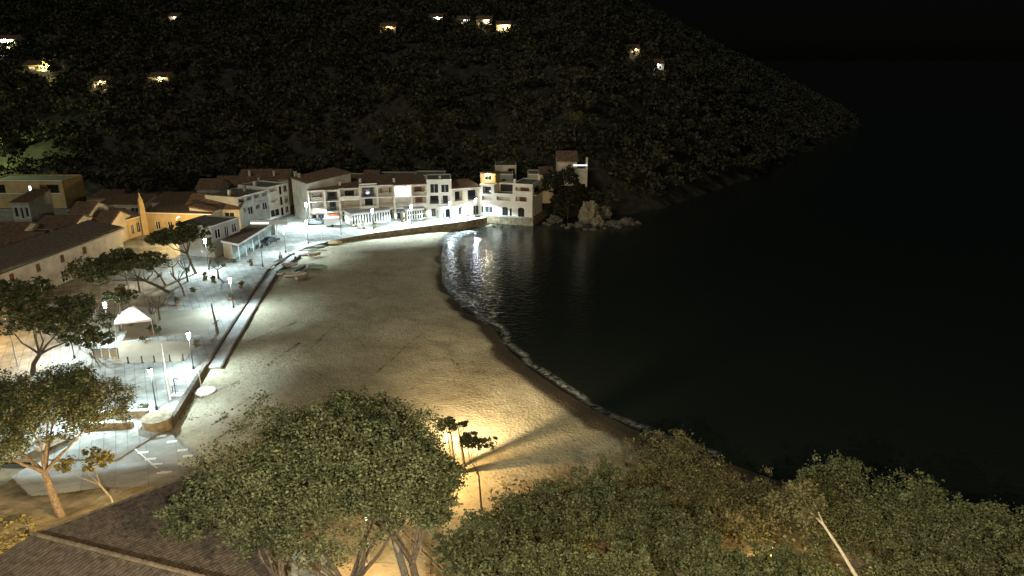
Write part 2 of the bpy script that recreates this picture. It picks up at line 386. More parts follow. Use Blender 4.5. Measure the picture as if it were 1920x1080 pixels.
# lower packed-sand terrace fields of the plaza, a step of colour in the ground
def sheet(name, px, z, m, kind='structure'):
    o = MB().poly([G(u, v, z) for u, v in px]).build(name, m)
    if o.data.polygons[0].normal.z < 0: o.data.flip_normals()
    return tag(o, kind=kind)
sheet('sand_square', [(225, 640), (372, 640), (345, 676), (208, 682)], 2.012, SANDP)
sheet('sand_square', [(250, 585), (345, 582), (418, 580), (384, 628), (232, 632)], 2.012, mat('dark_packed_sand', (.27, .25, .19), .95, .2, .25, .4, 6))
# ramp of pale concrete beside the stone corner
rp = [(118, 812), (170, 806), (320, 803), (352, 838), (388, 868), (400, 905), (300, 925), (205, 925), (100, 945), (60, 950), (20, 900)]
rz_ = 2.35
def draped(name, px, m, lift, step=.8, zq=2.3):
    P = [G(u, v, zq)[:2] for u, v in px]
    ax = [p[0] for p in P]; ay = [p[1] for p in P]
    X, Y = np.meshgrid(np.arange(min(ax), max(ax)+step, step), np.arange(min(ay), max(ay)+step, step))
    return tag(link(name, grid_mesh(name, X, Y, np.maximum(T(X, Y), 1.45)+lift, m, inpoly(X, Y, P)), m), kind='structure')
draped('ramp', rp, CONC, .35, .15)
def ground_z(x, y): return max(Tz(x, y), 1.45) + .35
MARK = mat('road_paint', (.75, .75, .7), .8, .15, 2)
def marking(u, v, L, Wd, ang, label=None):
    x, y, _ = G(u, v, 2); z = ground_z(x, y) + .012
    c, s = math.cos(ang), math.sin(ang)
    pts = []
    for a, b in ((-L/2,-Wd/2),(L/2,-Wd/2),(L/2,Wd/2),(-L/2,Wd/2)):
        X_ = x + a*c - b*s; Y_ = y + a*s + b*c; pts.append((X_, Y_, ground_z(X_, Y_)+.012))
    return pts
mk = MB()
p0 = G(238, 828, 2); p1 = G(294, 880, 2); ang = math.atan2(p1[1]-p0[1], p1[0]-p0[0])
mk.poly(marking(266, 853, math.hypot(p1[0]-p0[0], p1[1]-p0[1]), .18, ang))
for u, v in ((228, 808), (246, 823), (268, 846), (282, 858), (294, 868), (312, 889), (302, 815), (322, 825), (342, 841), (352, 852), (366, 863), (305, 892)):
    mk.poly(marking(u, v, 1.1, .5, ang + R(55)))
tag(mk.build('road_markings', MARK), kind='structure')

def wall_along(name, pts, w, z0, z1, m, label, cat, side=1, cap=None):
    """a wall whose outer face runs along pts, thickness w towards the land"""
    o = offset(pts, .0); i = offset(pts, SGN*w)
    t = empty(name, (0, 0, 0), 0, label, cat)
    mb = MB()
    for k in range(len(pts)-1):
        a, b, c_, d = o[k], o[k+1], i[k+1], i[k]
        mb.prism([a, b, c_, d], z0, z1)
    mb.build('stonework', m, t)
    if cap:
        o2 = offset(pts, -SGN*.06); i2 = offset(pts, SGN*(w+.04)); cb = MB()
        for k in range(len(pts)-1): cb.prism([o2[k], o2[k+1], i2[k+1], i2[k]], z1+.002, z1+cap)
        cb.build('coping', CONC, t)
    return t
far_w = EDGE[:7]; near_w = EDGE[6:]
far_o = offset(far_w, -SGN*.25)
# the far sea wall, its face laid from stones that can be told apart in the near stretches only
wall_along('sea_wall', far_o, .9, -.3, 2.12, STONE, 'long curved rubble stone sea wall between far promenade and beach', 'wall', cap=.1)
mid_o = offset(near_w[:4], -SGN*.25)
wall_along('kerb_wall', mid_o, .35, 1.0, 2.22, mat('dark_stone', (.10, .085, .06), .95, .4, 2, .8, 6), 'low dark kerb wall along the inner side of the beach steps', 'wall')
mid_s = offset(near_w[:4], -SGN*2.0)
wall_along('step_wall', mid_s, 1.7, .6, 1.86, CONC, 'pale concrete step strip between the promenade kerb and the sand', 'step')
mid_t = offset(near_w[:4], -SGN*2.3)
wall_along('beach_kerb', mid_t, .28, .6, 1.98, M['dark_stone'], 'dark outer kerb edging the sand below the promenade step', 'kerb')
near_o = offset(near_w[3:], -SGN*.3)
wall_along('parapet_wall', near_o, .55, .8, 2.55, M['dark_stone'], 'dark stone parapet running down to the round stone corner by the ramp', 'wall', cap=.0)
# round bastion and the two stone walls behind the ramp
def place(u, v, z=2.0): return G(u, v, z)
bx, by, _ = place(296, 796)
t = empty('stone_bastion', (bx, by, 1.2), 0, 'round tan stone bastion at the near corner of the promenade', 'bastion')
MB().lathe([(1.75, 0), (1.7, 1.75)], 18).build('stonework', STONE, t); MB().lathe([(1.76, 1.752), (1.72, 1.83)], 18).build('coping', STONE, t)
def seg_wall(name, a, b, w, h, m, label, cat='wall', zb=None, cap=True):
    L = math.hypot(b[0]-a[0], b[1]-a[1]); t = empty(name, (a[0], a[1], (a[2] if zb is None else zb)), math.atan2(b[1]-a[1], b[0]-a[0]), label, cat)
    MB().box(0, L, 0, w, 0, h).build('stonework', m, t)
    if cap: MB().box(-.05, L+.05, -.05, w+.05, h+.002, h+.09).build('coping', CONC, t)
    return t
seg_wall('garden_wall', place(178, 788, 2), place(278, 784, 2), .5, .95, STONE, 'tan stone wall running left from the round bastion under the lamp')
seg_wall('garden_wall', place(160, 812, 1.8), place(250, 806, 1.8), .45, 1.0, STONE, 'lower tan stone wall standing in front at the top of the ramp')

# ------------------------------------------------------------------ houses
def facade(mb, L, H, ops, th=.3):
    xs_ = sorted(set([0, L] + [o[0] for o in ops] + [o[1] for o in ops])); zs = sorted(set([0, H] + [o[2] for o in ops] + [o[3] for o in ops]))
    for z0, z1 in zip(zs, zs[1:]):
        run = None
        for x0, x1 in zip(xs_, xs_[1:]):
            cx, cz = (x0+x1)/2, (z0+z1)/2
            if any(o[0] < cx < o[1] and o[2] < cz < o[3] for o in ops):
                if run: mb.box(run[0], run[1], 0, th, z0, z1); run = None
            else: run = (run[0] if run else x0, x1)
        if run: mb.box(run[0], run[1], 0, th, z0, z1)
WIN_LIT = emit('lit_window_warm', (1.0, .72, .38), .9)
WIN_BRI = emit('lit_panel_white', (1.0, .93, .95), 5.0)
def add_openings(t, ops, wall, th=.3):
    for o in ops:
        x0, x1, z0, z1, kd = o[:5]
        if kd in ('window', 'door', 'shutter', 'lit', 'bright', 'arch'):
            w = x1-x0; h = z1-z0; fr = MB(); e = .07
            fr.box(x0, x0+e, .12, .2, z0, z1); fr.box(x1-e, x1, .12, .2, z0, z1); fr.box(x0+e, x1-e, .12, .2, z1-e, z1); fr.box(x0+e, x1-e, .12, .2, z0, z0+e)
            if w > 1.0: fr.box((x0+x1)/2-.035, (x0+x1)/2+.035, .12, .19, z0+e, z1-e)
            nm = 'window' if kd in ('window', 'lit', 'bright') else ('door' if kd in ('door', 'arch') else 'shutter')
            f = fr.build(nm, SHUT if kd in ('shutter', 'door', 'arch') else TRIM, t)
            pm = {'window': GLASS, 'door': GLASS, 'arch': GLASS, 'shutter': SHUT, 'lit': WIN_LIT, 'bright': WIN_BRI}[kd]
            MB().box(x0, x1, .21, .26, z0, z1).build('pane' if kd != 'shutter' else 'slats', pm, f)
            if kd == 'arch':
                a = MB(); r = w/2; cx = (x0+x1)/2
                for s_ in (-1, 1):
                    pr = [(cx+s_*r, z1)] + [(cx+s_*r*math.cos(q*math.pi/12), z1-r*.6+r*.6*math.sin(q*math.pi/12)) for q in range(0, 7)]
                    k = len(a.v); a.v += [(p, -.004, z) for p, z in pr] + [(p, .1, z) for p, z in pr]; n = len(pr)
                    a.f.append(tuple(k+i for i in range(n))); a.f.append(tuple(k+n+i for i in reversed(range(n))))
                    for i in range(n): j = (i+1) % n; a.f.append((k+i, k+j, k+n+j, k+n+i))
                a.build('arch_spandrel', wall, t)
        elif kd.startswith('loggia'):
            dp = 1.45
            lb = MB().box(x0-.12, x0-.002, th+.002, dp, z0-.12, z1+.12).box(x1+.002, x1+.12, th+.002, dp, z0-.12, z1+.12).box(x0, x1, th+.002, dp, z0-.12, z0-.002).box(x0, x1, th+.002, dp, z1+.002, z1+.12)
            lb.box(x0-.12, x1+.12, dp, dp+.1, z0-.12, z1+.12)
            lg = lb.build('loggia', wall, t)
            w = x1-x0; a, b = x0+w*.22, x1-w*.22
            if kd == 'loggia_open': a, b = x0+w*.08, x1-w*.08
            if kd != 'loggia_plain':
                MB().box(a, b, dp-.06, dp-.003, z0+.02, z1-.35).build('glass_door', SHUT if kd == 'loggia_shutter' else GLASS, lg)
            r = MB(); r.box(x0, x1, .04, .1, z0+.9, z0+.96)
            if kd in ('loggia', 'loggia_open'):
                n = max(3, int(w/.16))
                for q in range(n+1): xx = x0+.02+(w-.04)*q/n; r.box(xx-.012, xx+.012, .06, .085, z0, z0+.9)
                r.build('railing', IRON, t)
            else: MB().box(x0, x1, .02, .14, z0, z0+.95).build('parapet', wall, t)
def flat_roof(t, L, H, D, wall, par=.35):
    MB().box(.3, L-.3, .3, D-.3, H-.25, H-par+.12).build('roof', mat('roof_felt', (.14, .13, .11), .9, .4, 1), t)
def pitched(t, L, H, D, ht, m=None, over=.35, name='roof'):
    m = m or TILE; mb = MB(); n = max(3, int(L/.9))
    y0, y1, ym = -over, D+over, D/2
    for sgn in (0, 1):
        a, b = (y0, ym) if not sgn else (y1, ym)
        za = H - ht*over/(D/2)
        k = len(mb.v)
        mb.v += [(-over, a, za), (L+over, a, za), (L+over, b, H+ht), (-over, b, H+ht), (-over, a, za+.16), (L+over, a, za+.16), (L+over, b, H+ht+.16), (-over, b, H+ht+.16)]
        mb.f += [tuple(k+i for i in q) for q in ((0,3,2,1),(4,5,6,7),(0,1,5,4),(1,2,6,5),(2,3,7,6),(3,0,4,7))]
        # tile rolls running up the slope
        w = .42; q = int((L+2*over)/w)
        for i in range(q):
            xx = -over + (i+.5)*(L+2*over)/q
            k = len(mb.v)
            mb.v += [(xx-.12, a, za+.155), (xx, a, za+.26), (xx+.12, a, za+.155), (xx-.12, b, H+ht+.155), (xx, b, H+ht+.26), (xx+.12, b, H+ht+.155)]
            mb.f += [(k, k+1, k+4, k+3), (k+1, k+2, k+5, k+4)]
    rf = mb.build(name, m, t)
    for xx in (0, L-.25):
        g = MB(); k = len(g.v); g.v += [(xx, 0, H), (xx, D, H), (xx, D/2, H+ht-.02), (xx+.25, 0, H), (xx+.25, D, H), (xx+.25, D/2, H+ht-.02)]
        g.f += [(k, k+1, k+2), (k+3, k+5, k+4), (k, k+2, k+5, k+3), (k+1, k+4, k+5, k+2)]
        g.build('gable', M_wall[0], t)
    return rf
M_wall = [WALL]
def house(a, b, D, H, ops, label, wall=None, roof='flat', rh=1.5, name='house', cat='house', group=None, zb=None, chim=(), side_ops=(), par=.45, rmat=None, cornice=True):
    wall = wall or WALL; M_wall[0] = wall
    L = math.hypot(b[0]-a[0], b[1]-a[1]); z = a[2] if zb is None else zb
    t = empty(name, (a[0], a[1], z), math.atan2(b[1]-a[1], b[0]-a[0]), label, cat, group)
    mb = MB(); ops = [o for o in ops if o[1] <= L+.01]
    facade(mb, L, H, ops)
    dd = 1.6
    mb.box(0, .3, .3, D, 0, H); mb.box(L-.3, L, .3, D, 0, H); mb.box(.3, L-.3, D-.3, D, 0, H)
    mb.build('wall', wall, t)
    MB().box(.32, L-.32, dd, D-.32, 0, H-.6).build('core', wall, t)
    add_openings(t, ops, wall)
    if roof == 'flat': flat_roof(t, L, H, D, wall, par)
    elif roof == 'pitched': pitched(t, L, H, D, rh, rmat)
    elif roof == 'shed':
        mb = MB(); k = 0
        mb.v += [(-.2, -.35, H+.03), (L+.2, -.35, H+.03), (L+.2, D+.2, H+rh), (-.2, D+.2, H+rh), (-.2, -.35, H+.2), (L+.2, -.35, H+.2), (L+.2, D+.2, H+rh+.17), (-.2, D+.2, H+rh+.17)]
        mb.f += [(0,3,2,1),(4,5,6,7),(0,1,5,4),(1,2,6,5),(2,3,7,6),(3,0,4,7)]
        n = int(L/.42)
        for i in range(n):
            xx = (i+.5)*L/n; k = len(mb.v)
            mb.v += [(xx-.12, -.35, H+.195), (xx, -.35, H+.3), (xx+.12, -.35, H+.195), (xx-.12, D+.2, H+rh+.165), (xx, D+.2, H+rh+.27), (xx+.12, D+.2, H+rh+.165)]
            mb.f += [(k, k+1, k+4, k+3), (k+1, k+2, k+5, k+4)]
        mb.build('roof', rmat or TILE, t)
        for xx in (0, L-.3):
            g = MB(); k = len(g.v); g.v += [(xx, 0, H), (xx, D, H), (xx, D, H+rh-.02), (xx+.3, 0, H), (xx+.3, D, H), (xx+.3, D, H+rh-.02)]
            g.f += [(k, k+1, k+2), (k+3, k+5, k+4), (k, k+2, k+5, k+3), (k+1, k+4, k+5, k+2)]
            g.build('gable', wall, t)
    if cornice: MB().box(-.04, L+.04, -.09, -.003, H-.22, H-.02).build('cornice', TRIM, t)
    for c in chim:
        cb = MB().box(c[0]-.3, c[0]+.3, c[1]-.3, c[1]+.3, H-.3, H+c[2]); cb.box(c[0]-.38, c[0]+.38, c[1]-.38, c[1]+.38, H+c[2]+.002, H+c[2]+.12)
        cb.build('chimney', wall, t)
    if side_ops:      # openings on the right-hand side wall, as slightly recessed panes in frames
        for (y0, y1, z0, z1) in side_ops:
            f = MB().box(L+.003, L+.06, y0-.08, y1+.08, z0-.08, z1+.08).build('window', TRIM, t)
            MB().box(L+.062, L+.075, y0, y1, z0, z1).build('pane', GLASS, f)
    return t, L

# the row of terraced houses behind the far promenade
A0 = np.array(G(583, 418, 2)); A1 = np.array(G(802, 407, 2))
def row_pt(u):
    k = (u-583)/(802-583.); lo, hi = 0., 1.
    for _ in range(40):       # find where the base line projects onto u
        mid = (lo+hi)/2; p = A0+(A1-A0)*mid*1.0
        pu = 960+F_PX*p[0]/(p[1]*CP-(2-CAM_H)*SP)
        if pu < u: lo = mid
        else: hi = mid
    return A0+(A1-A0)*((lo+hi)/2)
row = [
 (583, 613, 357, 'loggia_plain', 'loggia_plain', 'leftmost white house of the terrace, beside the big glowing lamp', ()),
 (613, 640, 356, 'loggia_open', 'loggia', 'second white terrace house from the left with dark open balconies', ()),
 (640, 678, 353, 'loggia', 'loggia_plain', 'terrace house with a chimney behind the long pavilion', (1,)),
 (678, 710, 348, 'loggia_open', 'loggia', 'terrace house with a raised white roof beam between two chimneys', (1,)),
 (710, 741, 347, 'loggia_plain', 'loggia_plain', 'plain pale terrace house over a dark garage opening', ()),
 (741, 773, 347, 'bright', 'loggia_plain', 'terrace house whose top floor glows white above the small pavilion', (1,)),
 (773, 802, 346, 'loggia_shutter', 'loggia_shutter', 'terrace house with shuttered balconies left of the tall narrow house', ()),
]
for i, (u0, u1, vt, top, mid_, lab, ch) in enumerate(row):
    a = row_pt(u0); b = row_pt(u1); ym = (a[1]+b[1])/2; H = Zat(vt, ym)-2
    L = math.hypot(b[0]-a[0], b[1]-a[1]); fz = H/3
    e = .42
    ops = [(e, L-e, 2*fz+.12, H-.45, top), (e, L-e, fz+.12, 2*fz-.28, mid_)]
    if i == 4: ops.append((.4, L-.4, .02, fz-.4, 'loggia_open'))
    else: ops += [(.5, 1.5, .05, 2.15, 'door'), (1.9, L-.5, .05 if i % 2 else .9, 2.2, 'window')]
    t, L = house(a, b, 9, H, ops, lab, WALL if i % 2 else CREAM, 'shed', 1.1, chim=[(.3, 2.2, 1.4)] if ch else (), name='terrace_house', group='terraced houses behind the far promenade')
    # party-wall pier and balcony slab
    MB().box(-.16, .2, -1.0, -.003, 0, H+.1).build('pier', WALL, t)
    MB().box(.2, L-.18, -.95, -.003, fz-.1, fz+.1).build('balcony_slab', TRIM, t); MB().box(.2, L-.18, -.95, -.003, 2*fz-.1, 2*fz+.1).build('balcony_slab', TRIM, t)
    for zz in (fz, 2*fz):
        if top == 'bright' and zz > fz: continue
        rl = MB().box(.2, L-.18, -.93, -.89, zz+.95, zz+1.0)
        n = int((L-.4)/.2)
        if (i+int(zz > fz)) % 3 == 0: rl.box(.2, L-.18, -.94, -.86, zz+.1, zz+.92); rl.build('parapet', WALL, t)
        else:
            for q in range(n+1): xx = .22+(L-.42)*q/n; rl.box(xx-.012, xx+.012, -.92, -.9, zz+.1, zz+.95)
            rl.build('railing', IRON, t)
    if i in (1, 2, 5, 6):
        aw = MB(); aw.quad((.5, -.02, fz-.45), (L-.5, -.02, fz-.45), (L-.5, -1.5, fz-.95), (.5, -1.5, fz-.95)); aw.quad((.5, -1.5, fz-.95), (L-.5, -1.5, fz-.95), (L-.5, -1.52, fz-1.15), (.5, -1.52, fz-1.15))
        aw.build('awning', mat('awning_%d' % i, [(.3, .3, .28), (.35, .12, .06), (.12, .2, .16), (.4, .38, .3), (0, 0, 0), (.15, .18, .25), (.4, .34, .22)][i], .9, .1, 2), t)
    for xx in (L*.2, L*.72): MB().box(xx, xx+.35, -.06, -.003, 2*fz+.95, H-.75).build('shutter', [SHUT, IRON, GREYP][i % 3], t)
    if i == 3:
        MB().box(-.1, L, -.5, -.2, H+.35, H+.6).build('roof_beam', TRIM, t)
    if i == 5:   # the very bright room lights its surroundings
        ld = bpy.data.lights.new('room_light', 'AREA'); ld.energy = 420; ld.shape = 'RECTANGLE'; ld.size = L-1.2; ld.size_y = 1.6; ld.color = (1, .9, .95)
        lo_ = bpy.data.objects.new('room_light', ld); C.objects.link(lo_); lo_.parent = t; lo_.location = (L/2, -.1, 2.5*fz); lo_.rotation_euler = (R(90), 0, 0)

# tall narrow house and the two low ones
a = row_pt(802); b = np.array(G(848, 406, 2)); H = Zat(337, 190)-2; L = math.hypot(*(b-a)[:2])
house(a, b, 9, H, [(.9, L/2-.2, 2*H/3-.3, H-1.2, 'window'), (L/2+.5, L-.7, 2*H/3-.2, H-1.4, 'window'), (.6, L/2-.1, H/3+.1, 2*H/3-.9, 'loggia_open'), (L/2+.4, L-.5, H/3+.1, 2*H/3-.9, 'loggia'), (1, 2.2, .05, 2.3, 'door'), (3, L-.8, .9, 2.3, 'window')],
      'tall narrow cream house with four dark windows standing above the terrace roofs', WALL, name='tall_house', chim=[(L/2+.3, 2, .5)])
a = b; b = np.array(G(874, 404, 2)); H = Zat(353, 192)-2; L = math.hypot(*(b-a)[:2])
house(a, b, 8, H, [(.8, L-.9, H/2+.4, H-.7, 'loggia'), (L*.45, L*.45+1.5, .4, 2.5, 'arch'), (.3, 1.0, .9, 1.9, 'window')], 'low cream house with an arched doorway behind the white van', CREAM, 'shed', .9, name='low_house')
a = b; b = np.array(G(900, 401.5, 2)); L = math.hypot(*(b-a)[:2])
house(a, b, 8, H, [(.6, L-.5, H/2+.3, H-.6, 'loggia_open'), (L-1.9, L-.4, .05, 2.5, 'door'), (.5, 1.1, .8, 1.8, 'window')], 'low cream house with a wide balcony next to the lamp at the end', CREAM, 'shed', .9, name='low_house')
# the three houses above the water
q0 = np.array(G(900, 401.5, 2)); q3 = np.array(G(998, 408.5, 2))
def ql(f): return q0+(q3-q0)*f
a, b = ql(0), ql(.28); H = Zat(346, 193)-2; L = math.hypot(*(b-a)[:2]); f3 = H/3
t, L = house(a, b, 8, H, [(.9, L-.9, 2*f3+.2, H-.6, 'loggia_open'), (.6, L-.7, f3+.3, 2*f3-.5, 'loggia_plain'), (.5, 1.0, .5, 2.2, 'door'), (1.5, L-.5, .6, 2.3, 'window')], 'white waterside house nearest the lamp with a yellow lit rooftop room', WALL, name='waterside_house')
# rooftop room, its own lamp
rt = empty('rooftop_room', (a[0], a[1], 2+H), math.atan2((b-a)[1], (b-a)[0]), 'yellow rooftop room with a dazzling lamp on its terrace', 'room')
rb = MB(); facade(rb, 4.4, 2.6, [(1.2, 3.2, .8, 2.1, 'window')], .25); rb.box(0, .25, .25, 3.5, 0, 2.6).box(4.15, 4.4, .25, 3.5, 0, 2.6).box(.25, 4.15, 3.25, 3.5, 0, 2.6)
M_wall[0] = OCHRE
for o in (rb.build('wall', OCHRE, rt),): pass
add_openings(rt, [(1.2, 3.2, .8, 2.1, 'window')], OCHRE, .25)
MB().box(-.2, 4.6, -.2, 3.7, 2.602, 2.8).build('roof', TILE, rt)
rt.location = (rt.location[0]-.1*(b-a)[1], rt.location[1]+2.6, rt.location[2]-.1)
a, b = ql(.28), ql(.63); H2 = Zat(364, 191)-2; L = math.hypot(*(b-a)[:2])
t, L = house(a, b, 8, H2, [(.7, L-.7, H2/2+.2, H2-.9, 'loggia_plain'), (L*.42, L*.42+1.7, .1, 2.5, 'arch'), (L*.42+2.2, L*.42+2.8, .1, 2.2, 'door')], 'middle waterside house, lower, with an open roof terrace and arched door', WALL, name='waterside_house')
MB().box(.3, L-.3, 3.0, 7.5, H2-.1, H2+2.4).build('upper_storey', CREAM, t)
MB().box(.8, L-.8, 2.9, 2.99, H2+.1, H2+2.0).build('glass_door', GLASS, t)
a, b = ql(.63), ql(1.0); H = Zat(345, 190)-2; L = math.hypot(*(b-a)[:2]); f3 = H/3
t, L = house(a, b, 9.5, H, [(.8, L-.5, 2*f3+.1, H-.9, 'loggia_shutter'), (.8, L-1.4, f3+.3, 2*f3-.5, 'loggia_shutter'), (1.5, 3.3, .05, 2.6, 'arch')], 'corner waterside house with brown shuttered balconies and blue arched door', WALL, name='waterside_house',
      side_ops=((1.2, 5.5, 2*f3+.3, H-1.0), (2, 2.8, .6, 2.0)), chim=[(.3, 1.0, .9), (L-.6, 8.5, 1.2)])
MB().box(L+.003, L+.9, .6, 9.3, 2*f3-.1, 2*f3+.08).build('balcony_slab', CREAM, t)
MB().box(L+.82, L+.9, .6, 9.3, 2*f3+.082, 2*f3+.95).build('railing', SHUT, t)
# stone quay below the waterside houses
qa = ql(-.08); qb = ql(1.0)
dirq = (q3-q0)/np.linalg.norm(q3-q0); nq = np.array([dirq[1], -dirq[0], 0])
t = empty('quay_wall', tuple(qa+nq*1.2-np.array([0, 0, 3])), math.atan2(dirq[1], dirq[0]), 'tan masonry quay wall under the waterside houses', 'wall')
Lq = float(np.linalg.norm(qb-qa)); MB().box(0, Lq+.6, 0, 14, 0, 2.96).build('stonework', STONE, t)
MB().box(-.05, Lq+.65, -.06, 1.15, 2.962, 3.06).build('coping', CONC, t)
rocks = []
def rock(x, y, z, r, label, sq=.7, m=ROCK, seed=None, group=None):
    me = bpy.data.meshes.new('rock'); import bmesh
    bm = bmesh.new(); bmesh.ops.create_icosphere(bm, subdivisions=4, radius=1)
    s0 = random.uniform(0, 99)
    for v in bm.verts:
        n = Vector(v.co); k = 1+.55*(float(vnoise(np.array([n.x*2+s0]), np.array([n.y*2+n.z*3]), 1.0, 7)[0])-.5)+.4*(float(vnoise(np.array([n.x*3.5+s0]), np.array([n.y*4-n.z*5]), 1.0, 3)[0])-.5)+.22*(float(vnoise(np.array([n.x*9+s0+n.z*5]), np.array([n.y*8-n.z*9]), 1.0, 3)[0])-.5)
        v.co = Vector((n.x*r*k, n.y*r*k*.8, n.z*r*k*sq))
    bm.to_mesh(me); bm.free(); o = link('rock', me, m); o.location = (x, y, z); o.rotation_euler = (0, 0, random.uniform(0, 6)); return tag(o, label, 'rock', group)
for u, v, r, lab in ((905, 421, .7, 'pale boulder at the foot of the sea wall where the sand ends'), (925, 424, .5, 'small rock below the quay, right of the pale boulder'), (940, 424, .45, 'small dark rock at the waterline below the quay'), (962, 425, .4, 'lone little rock under the blue arched door')):
    x, y, z = G(u, v, 0); rock(x, y-.3, .2, r, lab)

# left wing: white stepped apartment house seen at an angle, and its neighbours
def gz(u, v): return np.array(G(u, v, 2))
a = gz(507, 412); b = gz(545, 401); L = math.hypot(*(b-a)[:2]); H = Zat(343, 194)-2; f3 = H/3
ops = []
for k in range(3): ops += [(.5, L*.48, k*f3+.5, (k+1)*f3-.5, 'loggia_plain' if k else 'window'), (L*.55, L*.55+1.0, k*f3+.2, (k+1)*f3-.5, 'door'), (L*.55+1.8, L-.4, k*f3+.5, (k+1)*f3-.5, 'loggia' if k == 1 else 'window')]
house(a, b, 10, H, ops, 'bright white three storey block angled beside the dark alley', WALL, name='apartment_block', chim=[(1, 5, 1.0)])
a2 = gz(452, 430); H = Zat(362, 182)-2; f3 = H/3; L = math.hypot(*(a-a2)[:2])
ops = []
n = 4
for k in range(n):
    x0 = L*k/n+.5; x1 = L*(k+1)/n-.5; ops += [(x0, x1, 2*f3+.3, H-.6, 'loggia_plain'), (x0, x1, f3+.3, 2*f3-.5, 'window' if k % 2 else 'loggia_plain')]
house(a2, a, 10, H, ops, 'long grey white block stepping down left of the bright block', GREYP, name='apartment_block', chim=[(2, 4, 1.2), (9, 5, 1.0)])
# gable wall right of the alley
a = gz(553, 404); b = gz(583, 418); H = Zat(337, 186)-2; L = math.hypot(*(b-a)[:2])
t, L = house(a, b, 12, H-.6, [(1.5, 2.3, H*.6, H*.6+1.2, 'window')], 'plain grey gabled end wall behind the big glowing lamp', GREYP, 'shed', 1.6, name='end_house', chim=[(.6, 1, 1.6), (3.2, 1, 1.5)], cornice=False)
# second rank of roofs behind the terrace
def block(u0, v0, u1, v1, y, H, label, wall=None, roof='pitched', rh=1.6, D=8, ops=(), yb=None, fix=False, **kw):
    if u1 < 545 and not fix:      # village roofs: depth follows from an eave height above the flat ground
        d0 = ray(u0, v0); d1 = ray(u1, v1); y = (2+H-CAM_H)/d0[2]*d0[1]; yb = (2+H-CAM_H)/d1[2]*d1[1]
        if kw.get('name') not in ('gable_house', 'grey_house'): y = yb = (y+yb)/2
    a = Yat(u0, v0, y); b = Yat(u1, v1, yb or y); L = math.hypot(b[0]-a[0], b[1]-a[1])
    zt = a[2]; zb_ = zt-H
    op = [(L*o[0], L*o[1], H*o[2], H*o[3], o[4]) for o in ops]
    return house((a[0], a[1], zb_), (b[0], b[1], zb_), D, H, op, label, wall, roof, rh, zb=zb_, **kw)
W2 = [(.1, .3, .55, .85, 'window'), (.45, .6, .5, .85, 'window'), (.72, .9, .55, .85, 'window')]
block(572, 337, 638, 334, 203, 11, 'dark yellow back house whose roof shows over the left of the terrace', OCHRE, 'flat', ops=[(.62, .7, .85, .93, 'window')], name='back_house')
block(640, 333, 690, 331, 204, 11, 'ochre back house with a small dark window behind the terrace chimney', OCHRE, 'flat', ops=[(.15, .3, .8, .9, 'window'), (.5, .6, .82, .92, 'window')], name='back_house')
block(680, 340, 706, 331, 206, 11.5, 'grey pointed gable rising behind the terrace chimneys', GREYP, 'pitched', 2.5, D=9, name='back_house')
block(706, 330, 776, 328, 205, 12, 'long dull brown back wall over the glowing room', GREYP, 'flat', ops=W2, name='back_house')
block(776, 328, 832, 325, 205, 12, 'dim brown back building above the tall narrow house', CREAM, 'flat', ops=[(.75, .95, .86, .95, 'window')], name='back_house', wall_dummy=None) if False else block(776, 328, 832, 325, 205, 12, 'dim brown back building above the tall narrow house', CREAM, 'flat', ops=[(.75, .95, .86, .95, 'window')], name='back_house')
block(928, 310, 968, 307, 211, 8, 'dim flat roofed house on the slope above the waterside houses', CREAM, 'flat', ops=[(.6, .95, .5, .9, 'loggia_open')], name='slope_house')
block(935, 326, 962, 324, 205, 7, 'grey walled house just behind the rooftop lamp', GREYP, 'flat', name='slope_house', ops=[(.2, .5, .5, .8, 'window')])
block(990, 326, 1012, 327, 203, 8, 'brown rooftop volume behind the corner waterside house', CREAM, 'flat', name='slope_house', ops=[(.3, .7, .4, .8, 'window')])
block(1012, 328, 1038, 334, 200, 8, 'small pale terrace house at the cliff edge right of the corner house', CREAM, 'shed', 1.0, name='slope_house', ops=[(.3, .7, .5, .8, 'window')])

# cliff house with pale gable and bright strip lamp
hx = Yat(1045, 305, 215)
t, L = block(1046, 302, 1082, 300, 204, 7, 'pale house on the dark cliff top with a thin bright strip lamp', CREAM, 'pitched', 2.2, D=9, name='cliff_house', ops=[(.2, .4, .4, .7, 'window')])
zl = 7*.68
MB().box(L*.82, L+2.9, -.28, -.1, zl+.9, zl+1.25).build('strip_lamp', emit('strip_white', (.9, .95, 1), 1.6), t)
MB().box(L+.02, L+2.5, .3, 6, .5, zl).build('porch_wall', CREAM, t)
MB().box(L+2.52, L+3.1, .2, .7, -3, zl+3.2).build('porch_pillar', CREAM, t)

# church-like pointed tower and yellow sodium-lit house
pt = gz(272, 470); yb = 168.0
a = Yat(236, 412, 166); b = Yat(272, 404, 172); 
t, L = house((a[0], a[1], 2), (b[0], b[1], 2), 9, a[2]-2, [(1.2, 2.2, .8, 3.2, 'window'), (3.0, 4.2, .8, 3.4, 'window')], 'yellow sodium lit house wall left of the pointed tower', OCHRE, 'shed', 1.2, name='yellow_house', rmat=TILED)
a = b; b = Yat(395, 398, 170); Hh = Yat(284, 398, 172)[2]-2
t, L = house((a[0]+.3, a[1], 2), (b[0], b[1], 2), 8, Hh, [(2+k*3.2, 3.2+k*3.2, 1, 3, 'window') for k in range(4)], 'long yellow lit house behind the pine with a dark tiled roof', OCHRE, 'shed', 1.0, name='yellow_house', rmat=TILED)
tp = Yat(276, 405, 171.5); tz = Yat(268, 360, 171.5)
t = empty('pointed_tower', (tp[0]-.7, tp[1]-.8, 2), 0, 'slim yellow pointed tower rising over the village roofs', 'tower')
